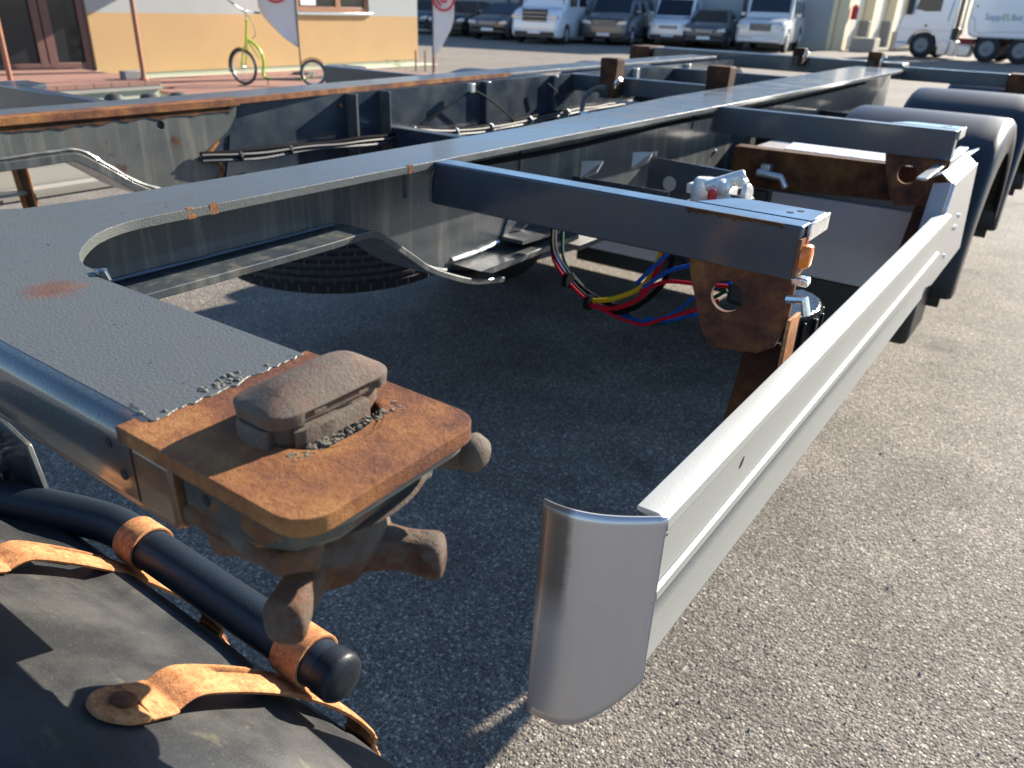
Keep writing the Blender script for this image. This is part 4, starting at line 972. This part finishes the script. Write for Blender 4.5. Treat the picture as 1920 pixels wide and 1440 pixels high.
b = B(); prism(b, [(2.27, 1.028), (2.66, 1.030), (2.86, .735), (2.36, .737), (2.16, .775)], 'x', -.248, -.240); sp_ = obj('side_sheet', b, 'alu_sheet', tl, .002)
b = B(); plate3(b, [(-.248, 2.27, 1.029), (-.248, 2.66, 1.031), (-.275, 2.66, 1.052), (-.275, 2.27, 1.050)], .003); obj('top_bevel', b, 'alu_sheet', sp_)
b = B(); plate3(b, [(-.249, 2.27, 1.029), (-.249, 2.16, .775), (-.290, 2.19, .775), (-.290, 2.28, 1.02)], .003); obj('front_fold', b, 'white_panel', sp_)
b = B(); box(b, -.325, -.30, 2.22, 2.90, 1.034, 1.040); obj('top_strip', b, 'alu_sheet', sp_, .001)
b = B(); plate3(b, [(-.335, 2.40, 1.006), (-.335, 2.95, 1.008), (-.275, 2.95, 1.035), (-.285, 2.40, 1.034)], -.003); obj('top_sheet', b, 'white_lid', sp_)
for (y, z) in ((2.50, .87), (2.52, .87), (2.53, .90), (2.45, .80)):
    b = B(); lathe(b, [(0, .006), (.004, .006), (.006, .003)], (-.2398, y, z), 'x', 10); obj('bolt_head', b, 'chrome', sp_)
b = B(); tube(b, [(-.262, 2.08, .80), (-.262, 2.18, .78), (-.262, 2.2, .86)], .012, 8); obj('rail_clamp', b, 'black', tl, .002)
# -------- axles, wheels, mudguards
def tyre(x0, x1, y, z, R, name='wheel', side=1, par=None):
    xc = (x0 + x1) / 2; h = (x1 - x0) / 2
    b = B(); pf = [(-h * .86, R * .60), (-h, R * .78), (-h * .98, R * .92), (-h * .86, R * .985)]
    for g_ in (-.62, -.22, .22, .62):
        w_ = .045
        pf += [((g_ - w_) * h, R), ((g_ - w_ + .012) * h, R - .012), ((g_ + w_ - .012) * h, R - .012), ((g_ + w_) * h, R)]
    pf += [(h * .86, R * .985), (h * .98, R * .92), (h, R * .78), (h * .86, R * .60)]
    lathe(b, pf, (xc, y, z), 'x', 48); wl = obj(name, b, 'rubber', par or tl, smooth='auto')
    b = B(); lathe(b, [(h * .55, R * .6), (h * .80, R * .58), (h * .5, R * .42), (h * .6, R * .2), (h * .85, R * .16)], (xc, y, z), 'x', 30, cap=True); obj('rim', b, 'rim', wl, smooth='auto')
    return wl
def mudguard(x0, x1, y, z, R, a0, a1, mat, tx=None, ribs=True, name='mudguard', side=1, skirt=.12, off=0):
    """half-round guard: swept profile with rolled edges"""
    sec = []
    rr = .035
    out_ = [(x0, -skirt), (x0, -rr)] + [(x0 + rr - rr * math.cos(rad(t)), -rr + rr * math.sin(rad(t))) for t in (30, 60, 90)] + [(x0 + .1, .002)] + [((x0 + x1) / 2, .003)] + [(x1 - .1, .002)] + [(x1 - rr + rr * math.sin(rad(t)), -rr + rr * math.cos(rad(t))) for t in (0, 30, 60, 90)] + [(x1, -skirt)]
    b = B(); N = 40; V = []
    for i in range(N + 1):
        a = rad(a0 + (a1 - a0) * i / N); V.append([b.verts.new((x, y + (R + dr) * math.cos(a), z + (R + dr) * math.sin(a))) for x, dr in out_])
    for p, q in zip(V, V[1:]):
        for k in range(len(out_) - 1): b.faces.new((p[k], p[k + 1], q[k + 1], q[k]))
    o = obj(name, b, mat, tl, smooth='auto'); md = o.modifiers.new('s', 'SOLIDIFY'); md.thickness = .006; md.offset = -1
    return o
def flap(y):
    b = B(); box(b, -.76, -.265, y - .52, y - .50, .488, .80)
    for k in range(7): box(b, -.74 + k * .065, -.725 + k * .065 + .02, y - .526, y - .5205, .488, .80)
    obj('mud_flap', b, 'black', tl, .004)
for y in (3.5, 4.72, 5.94):
    mudguard(-.80, -.232, y, .53, .55, 12, 180, 'guard_far'); mudguard(-2.84, -2.27, y, .53, .55, 12, 180, 'guard_far')
    tyre(-.88, -.58, y, .485, .485); flap(y); tyre(-2.79, -2.39, y, .485, .485)
    b = B(); tube(b, [(-2.4, y, .485), (-.68, y, .485)], .065, 12); box(b, -2.2, -2.05, y - .3, y + .3, .56, .66); box(b, -1.1, -.95, y - .3, y + .3, .56, .66); obj('axle', b, 'black', tl, smooth='auto')
for i, (y, z) in enumerate(((2.62, .70), (2.95, .72))):
    b = B(); lathe(b, [(-.56, .02), (-.54, .10), (-.50, .135), (.50, .135), (.54, .10), (.56, .02)], (-1.53, y, z), 'x', 24); obj('shade_tank', b, 'black', tl, smooth='auto')  # hidden tanks added to shade the ground between the beams
b = B(); box(b, -2.80, -2.15, 2.64, 3.0, .45, 1.0); box(b, -2.36, -.60, 3.03, 3.07, .55, .84); obj('shade_panel', b, 'black', tl, .01); b = B(); box(b, -1.04, -.45, 3.072, 3.10, .70, 1.065); obj('shade_panel', b, 'black', tl, .005); b = B(); box(b, -2.30, -.62, 3.93, 3.96, .03, 1.0); obj('shade_panel', b, 'black', tl, .01); b = B(); box(b, -2.80, -2.15, 4.0, 4.05, .45, .9); obj('shade_panel', b, 'black', tl, .01)  # added panels, mostly hidden, that keep sun off the ground under the frame
b = B(); box(b, -.93, -.30, 2.70, 2.98, .42, .598); obj('battery_box', b, 'black', tl, .02)
# spare wheel lying flat in its carrier
b = B(); R_ = .437; prf = [(0, .60), (.0, .80), (.02, .92), (.05, .985)]
for k in range(6):
    z = .06 + k * .024; prf += [(z, 1.0), (z + .006, .975), (z + .010, .975), (z + .015, 1.0)]
prf += [(.22, .985), (.25, .92), (.27, .80), (.27, .6)]
lathe(b, [(z, r * R_) for z, r in prf], (-2.156, 1.943, .50), 'z', 72); swl = obj('spare_wheel', b, 'rubber', tl, smooth='auto')
b = B()
for k in range(6):
    for i in range(60):
        a = 2 * math.pi * (i + .5 * (k % 2)) / 60; r = R_ * 1.0015; z = .50 + .048 + k * .0285
        c0 = Vector((-2.156 + r * math.cos(a), 1.943 + r * math.sin(a), z)); tdir = Vector((-math.sin(a), math.cos(a), .35)).normalized() * .003; up_ = Vector((0, 0, .011)); n_ = Vector((math.cos(a), math.sin(a), 0)) * .001
        vs = [b.verts.new(c0 - tdir - up_ + n_), b.verts.new(c0 + tdir - up_ + n_), b.verts.new(c0 + tdir + up_ + n_), b.verts.new(c0 - tdir + up_ + n_)]; b.faces.new(vs)
o = obj('tread_sipes', b, simple('tread_groove', (.045, .045, .05), .9), swl); o['kind'] = 'stuff'
b = B(); lathe(b, [(.27, .25), (.2, .22), (.12, .20), (.12, .06)], (-2.156, 1.943, .50), 'z', 30); obj('rim', b, 'rim', swl, smooth='auto')
b = B(); tube(b, [(-2.5, 1.94, .80), (-1.1, 1.94, .80)], .02, 8); tube(b, [(-2.156, 1.94, .62), (-2.156, 1.94, .82)], .012, 8); obj('spare_wheel_carrier', b, 'black', tl)
b = B(); box(b, -1.33, -1.02, 2.28, 2.33, .655, .70); obj('cross_tube', b, 'white_panel', tl, .006)
# -------- valve tray beside the beam
b = B(); box(b, -1.05, -.78, 1.75, 1.756, .90, 1.006); obj('tray_plate', b, 'paint_clean_shade', tl)
b = B(); prism_hole(b, [(-.96, .90), (-.70, .90), (-.70, 1.028), (-.96, 1.036)], (-.893, .972), .020, 'y', 2.0, 2.006, 20); tp = obj('tray_plate', b, 'paint_clean_shade', tl)
for cxx in (-.893, -.80):
    b = B(); lathe(b, [(0, .0195), (.003, .0195)], (cxx, 1.995 if cxx > -.85 else 2.0015, .972), 'y', 20); obj('cover_disc', b, 'alu', tp)
for x, y in ((-1.0, 1.98), (-1.03, 1.76)):
    b = B(); plate3(b, [(x, y, 1.04), (x + .05, y + .02, 1.045), (x + .045, y, 1.02), (x + .005, y - .01, 1.0)], .01); obj('bracket', b, 'alu', tl)
b = B(); box(b, -.74, -.725, 1.757, 1.999, .92, .99); obj('tray_side', b, 'paint_clean_shade', tl)
b = B()
vq = []
def vb(fn, m_, nm='valve_body'):
    b = B(); fn(b); jitter(b, .004, 40); return obj(nm, b, m_, tl, .004, smooth='auto')
vb(lambda b: box(b, -.70, -.655, 1.66, 1.78, 1.03, 1.052), 'chrome_white', 'valve_cover')
vb(lambda b: (lathe(b, [(0, .02), (.02, .026), (.05, .026), (.07, .018)], (-.66, 1.66, 1.00), 'z', 16), box(b, -.675, -.60, 1.64, 1.72, 1.015, 1.05)), 'chrome_white')
vb(lambda b: (lathe(b, [(0, .018), (.03, .024), (.06, .02)], (-.625, 1.62, 1.03), 'x', 14), tube(b, [(-.64, 1.62, 1.06), (-.57, 1.66, 1.09)], .013, 10)), 'chrome_white')
vb(lambda b: (lathe(b, [(0, .012), (.012, .018), (.03, .016), (.04, .008)], (-.60, 1.60, 1.065), 'y', 14), lathe(b, [(0, .012), (.02, .016)], (-.575, 1.64, 1.075), 'y', 14)), 'chrome_white')
vb(lambda b: lathe(b, [(0, .012), (.004, .022), (.012, .020)], (-.548, 1.60, 1.062), 'x', 16), 'chrome_white', 'valve_cap')
vb(lambda b: lathe(b, [(0, .008), (.05, .010), (.055, .006)], (-.605, 1.58, 1.01), 'z', 10), 'red', 'valve_knob')
vb(lambda b: box(b, -.645, -.61, 1.63, 1.66, .985, 1.015), 'red', 'valve_port')
vb(lambda b: lathe(b, [(0, .02), (.05, .024)], (-.585, 1.62, 1.03), 'x', 14), 'black', 'valve_port')
vb(lambda b: box(b, -.66, -.54, 1.60, 1.72, .93, .985), 'black', 'valve_block')
# -------- hanging coloured air and power lines
def wire(pts, m_, r=.0045):
    b = B(); tube(b, smoothpath(pts, 7), r, 7); obj('air_line', b, m_, tl, smooth='auto')
W0 = Vector((-.93, 1.48, .90))
base = [(-.945, 1.50, .93), (-.885, 1.42, .885), (-.80, 1.40, .832), (-.72, 1.40, .810)]
for k, (m_, dz, dx, r) in enumerate((('wire_red', 0, 0, .0036), ('wire_black', .006, -.006, .0045), ('wire_blue', .002, -.004, .0036), ('wire_black', .010, -.012, .006), ('wire_green', -.004, .004, .004))):
    fl = [(p[0] + dx, p[1] + .01 * k, p[2] + dz + .004 * math.sin(i + k)) for i, p in enumerate(base)]
    end = {'wire_red': [(-.65, 1.40, .806), (-.60, 1.40, .832), (-.545, 1.40, .862), (-.50, 1.42, .89)], 'wire_blue': [(-.64, 1.41, .812), (-.58, 1.40, .85), (-.53, 1.40, .905), (-.48, 1.42, .93)], 'wire_green': [(-.66, 1.42, .80), (-.58, 1.42, .826), (-.53, 1.42, .875), (-.49, 1.43, .91)]}.get(m_, [(-.68, 1.42, .83), (-.62, 1.42, .90), (-.60, 1.42, 1.0)])
    wire(fl + end, m_, r)
wire([(-.775, 1.40, .828), (-.72, 1.40, .846), (-.66, 1.40, .885), (-.632, 1.40, .94), (-.62, 1.40, 1.0)], 'wire_yellow', .0055)
wire([(-.775, 1.39, .822), (-.71, 1.39, .83), (-.65, 1.39, .872), (-.625, 1.39, .93), (-.605, 1.40, 1.0)], 'wire_red', .005)
wire([(-.65, 1.38, .885), (-.60, 1.38, .915), (-.54, 1.38, .925), (-.48, 1.4, .928)], 'wire_red', .0042)
wire([(-.645, 1.38, .893), (-.60, 1.38, .935), (-.56, 1.39, .955), (-.52, 1.4, .98)], 'wire_blue', .0045)
wire([(-.66, 1.38, .90), (-.62, 1.38, .95), (-.59, 1.39, .99)], 'wire_blue', .0045)
wire([(-.645, 1.41, .82), (-.60, 1.41, .822), (-.545, 1.41, .85), (-.50, 1.42, .862)], 'wire_blue', .0035)
for p in ((-.835, 1.40, .862), (-.775, 1.395, .826)):
    b = B(); lathe(b, [(-.006, .017), (.006, .017)], p, 'x', 12); obj('cable_tie', b, 'wire_black', tl)
# -------- black wheel chock behind the first hanger
b = B(); pl = [(-.425, 1.60), (-.425, 1.43)] + [(-.415 + .085 * math.sin(rad(t)), 1.52 - .115 * math.cos(rad(t))) for t in range(10, 171, 20)]
prism(b, pl, 'z', .70, .882); ck = obj('wheel_chock', b, 'gloss_black', tl, .008)
b = B()
for t in range(20, 161, 20): box(b, -.415 + .086 * math.sin(rad(t)) - .002, -.415 + .086 * math.sin(rad(t)) + .003, 1.52 - .118 * math.cos(rad(t)) - .003, 1.52 - .118 * math.cos(rad(t)) + .003, .72, .87)
obj('rib', b, 'black', ck, .001)
# -------- foreground fender with tube and rusty saddle straps
FY, FZ, FR = -.10, .475, .530
def fsec(x):   # radial offset across the width
    return 0
b = B(); out_ = []
xs = [(-1.02, -.05), (-1.02, -.012), (-1.005, 0)] + [(-1.0 + .06 * k, 0) for k in range(1, 10)] + [(-.43, 0), (-.38, -.001), (-.350, -.005), (-.328, -.013), (-.312, -.026), (-.304, -.045), (-.302, -.075)]
N = 90; V = []
for i in range(N + 1):
    a_ = 5 + 120 * i / N; a = rad(a_)
    rib = 0
    for a_c, w_, h_ in ((43.5, 3.2, .016), (31.5, 2.2, -.008)):
        rib += h_ * max(0, 1 - (abs(a_ - a_c) / w_) ** 4) if abs(a_ - a_c) < w_ else 0
    row = []
    for x, dr in xs:
        fade = max(0, min(1, (-.42 - x) / .06)); r = FR + dr + rib * fade * (1 if x > -.96 else .3) + .0015 * noise.noise(Vector((x * 3, a * 2, 0)))
        row.append(b.verts.new((x, FY + r * math.cos(a), FZ + r * math.sin(a))))
    V.append(row)
for p, q in zip(V, V[1:]):
    for k in range(len(xs) - 1): b.faces.new((p[k], p[k + 1], q[k + 1], q[k]))
fd = obj('fender', b, 'guard', tl, smooth='auto'); md = fd.modifiers.new('s', 'SOLIDIFY'); md.thickness = .004; md.offset = 0
tyre(-.95, -.37, FY, .485, .475, 'wheel')
TP = smoothpath([(-.415, .331, .860), (-.55, .331, .860), (-.70, .331, .860), (-.765, .327, .862), (-.83, .300, .868), (-.90, .262, .876), (-.99, .215, .884), (-1.15, .14, .895)], 8)
b = B(); tube(b, TP, .0222, 28); tbo = obj('support_tube', b, 'tube', tl, smooth='auto')
b = B(); lathe(b, [(-.004, .0232), (.012, .0238), (.016, .0220), (.0195, .0175), (.0205, .009)], (-.415, .331, .860), 'x', 32); obj('end_cap', b, 'guard_far', tbo, smooth='auto')
def strap(xc, wid):
    h = wid / 2
    # path (angle deg, radial height above guard)
    pr = [(58.6, .0058), (57.8, .0058), (56.9, .0060), (56.2, .0075), (55.3, .0140), (54.5, .0175), (53.3, .0184), (50.5, .0178), (46, .0172), (39, .0165), (33, .0160), (28, .0155), (25.5, .0145), (24.6, .010), (24.0, .0060), (19.5, .0050)]
    P = [(p[0], p[1]) for p in smoothpath([(a_, r_, 0) for a_, r_ in pr], 7)]
    b = B(); rows = []
    for a_, r_ in P:
        a = rad(a_); wv = h
        if a_ > 56.3: wv = h * 1.10
        elif a_ < 23: wv = h * .85 * math.sqrt(max(.05, 1 - ((23 - a_) / 4) ** 2))
        elif 25 < a_ < 33: wv = h * .86
        ed = .0045
        row = []
        for sx_ in (-1, -.93, -.74, -.18, .2, .55, .93, 1):
            cr = .0016 * (1 - sx_ * sx_)
            row.append((xc + sx_ * wv, a, r_ + cr - (.0012 if abs(sx_) == 1 else 0)))
        rows.append(row)
    def PT(q, d=0): return (q[0], FY + (FR + q[2] + d) * math.cos(q[1]), FZ + (FR + q[2] + d) * math.sin(q[1]))
    V = [[b.verts.new(PT(q)) for q in r] for r in rows]
    for i, (p, q) in enumerate(zip(V, V[1:])):
        am = (P[i][0] + P[i + 1][0]) / 2
        for k in range(7):
            if k == 2 and (40.5 < am < 51.0): continue   # the long slot
            b.faces.new((p[k], p[k + 1], q[k + 1], q[k]))
    o = obj('saddle_strap', b, 'rust_bright', tl, smooth='auto'); md = o.modifiers.new('s', 'SOLIDIFY'); md.thickness = .0044; md.offset = 0; m2 = o.modifiers.new('b', 'BEVEL'); m2.width = .001; m2.segments = 2; m2.limit_method = 'ANGLE'
    a = rad(59.4); c_ = Vector((xc, FY + (FR + .0058) * math.cos(a), FZ + (FR + .0058) * math.sin(a))); hl = h * 1.13
    pl = [(hl * math.cos(rad(k)), hl * 1.05 * math.sin(rad(k))) for k in range(180, 361, 12)] + [(hl, .014), (hl * .97, .017), (-hl * .97, .017), (-hl, .014)]
    b = B(); prism(b, pl, 'z', -.0024, .0022); jitter(b, .0005, 90); bmesh.ops.rotate(b, verts=b.verts, cent=(0, 0, 0), matrix=Matrix.Rotation(-(math.pi / 2 - a), 3, 'X')); bmesh.ops.translate(b, verts=b.verts, vec=c_)
    obj('lug', b, 'rust_bright', o, .0012, segs=2)
    a = rad(59.6); c_ = Vector((xc, FY + (FR + .0105) * math.cos(a), FZ + (FR + .0105) * math.sin(a)))
    b = B(); lathe(b, [(-.001, .0095), (.0015, .0092), (.003, .006), (.0035, .002)], (0, 0, 0), 'z', 20)
    bmesh.ops.rotate(b, verts=b.verts, cent=(0, 0, 0), matrix=Matrix.Rotation(-(math.pi / 2 - a), 3, 'X')); bmesh.ops.translate(b, verts=b.verts, vec=c_)
    obj('rivet', b, 'rust', o, smooth='auto')
    a = rad(21.4); c_ = Vector((xc, FY + (FR + .008) * math.cos(a), FZ + (FR + .008) * math.sin(a)))
    b = B(); lathe(b, [(-.001, .0085), (.003, .007), (.005, .003)], (0, 0, 0), 'z', 14)
    bmesh.ops.rotate(b, verts=b.verts, cent=(0, 0, 0), matrix=Matrix.Rotation(-(math.pi / 2 - a), 3, 'X')); bmesh.ops.translate(b, verts=b.verts, vec=c_)
    obj('rivet', b, 'rust', o, smooth='auto')
    # ring clamp round the tube, its ends bent down to the strap
    b = B(); R0, R1 = .0226, .0260; hh = wid * .40; N = 28; V = []
    for k in range(N + 1):
        t = rad(-50 + 280 * k / N)
        V.append([b.verts.new((x, .331 + rr_ * math.cos(t), .860 + rr_ * math.sin(t))) for x, rr_ in ((xc - hh, R0), (xc + hh, R0), (xc + hh, R1), (xc - hh, R1))])
    for p, q in zip(V, V[1:]):
        for k in range(4): b.faces.new((p[k], p[(k + 1) % 4], q[(k + 1) % 4], q[k]))
    b.faces.new(V[0]); b.faces.new(V[-1][::-1]); obj('tube_clamp', b, 'rust_bright', o, .0008, smooth='auto')
strap(-.450, .043); strap(-.708, .041)
# bits behind the bolster at the left picture edge
b = B(); plate3(b, [(-1.02, .30, .98), (-.893, .30, .947), (-.862, .30, .940), (-.842, .30, .87), (-1.02, .30, .80)], .006); gs = obj('gusset', b, 'paint_web', tl, .001, segs=1)
b = B(); lathe(b, [(-.05, .036), (-.045, .044), (0, .047), (.02, .045), (.024, .03)], (-.945, .262, .900), 'x', 28); jitter(b, .006, 35); jitter(b, .003, 110); obj('foil_wrap', b, 'foil', tl, smooth='auto')
b = B(); loft(b, [sring(-.965, .25, .80, .03, .02, 3, 16), sring(-.96, .25, .835, .03, .02, 3, 16)]); jitter(b, .006, 50); obj('mortar_lump', b, 'concrete', tl)

for Y in (1.126, 2.48):
    weld([(-1.049, Y - .003, 1.052), (-1.049, Y - .003, 1.09), (-1.049, Y - .003, 1.114)], r=.0035)
    weld([(-.975, Y - .002, 1.1175), (-.982, Y - .003, 1.10), (-.985, Y - .003, 1.055)], r=.003)
for y in (1.62, 1.86, 2.22, 2.7, 3.1, 3.6, 4.1):
    b = B(); lathe(b, [(0, .008), (.004, .008), (.007, .005)], (-1.0498, y, .98 + .03 * math.sin(y * 9)), 'x', 8); obj('bolt_head', b, 'alu_sheet', tl)
for y in (1.75, 2.3, 3.0):
    b = B(); lathe(b, [(0, .0025), (.002, .002)], (-.985, y, T + .0005), 'z', 8); obj('paint_drip', b, 'paint_clean_shade', tl)
b = B(); tube(b, smoothpath([(-1.03, 1.2, 1.095), (-1.03, 1.7, 1.085), (-1.03, 2.3, 1.09), (-1.03, 3.2, 1.08), (-1.03, 4.6, 1.085)], 8), .006, 7); obj('cable', b, 'wire_black', tl)

b = B(); prism(b, rrect(-.47, -.303, Y0 + .003, Y1 - .011, .022), 'z', 1.1155, 1.1164); obj('weld_gap', b, 'grille', tl)
for y, z in ((.34, 1.148), (.30, 1.149)):
    b = B(); box(b, -.3685, -.3675, y, y + .010, z, z + .002); jitter(b, .0006, 90); obj('casting_mark', b, 'cast', hd)
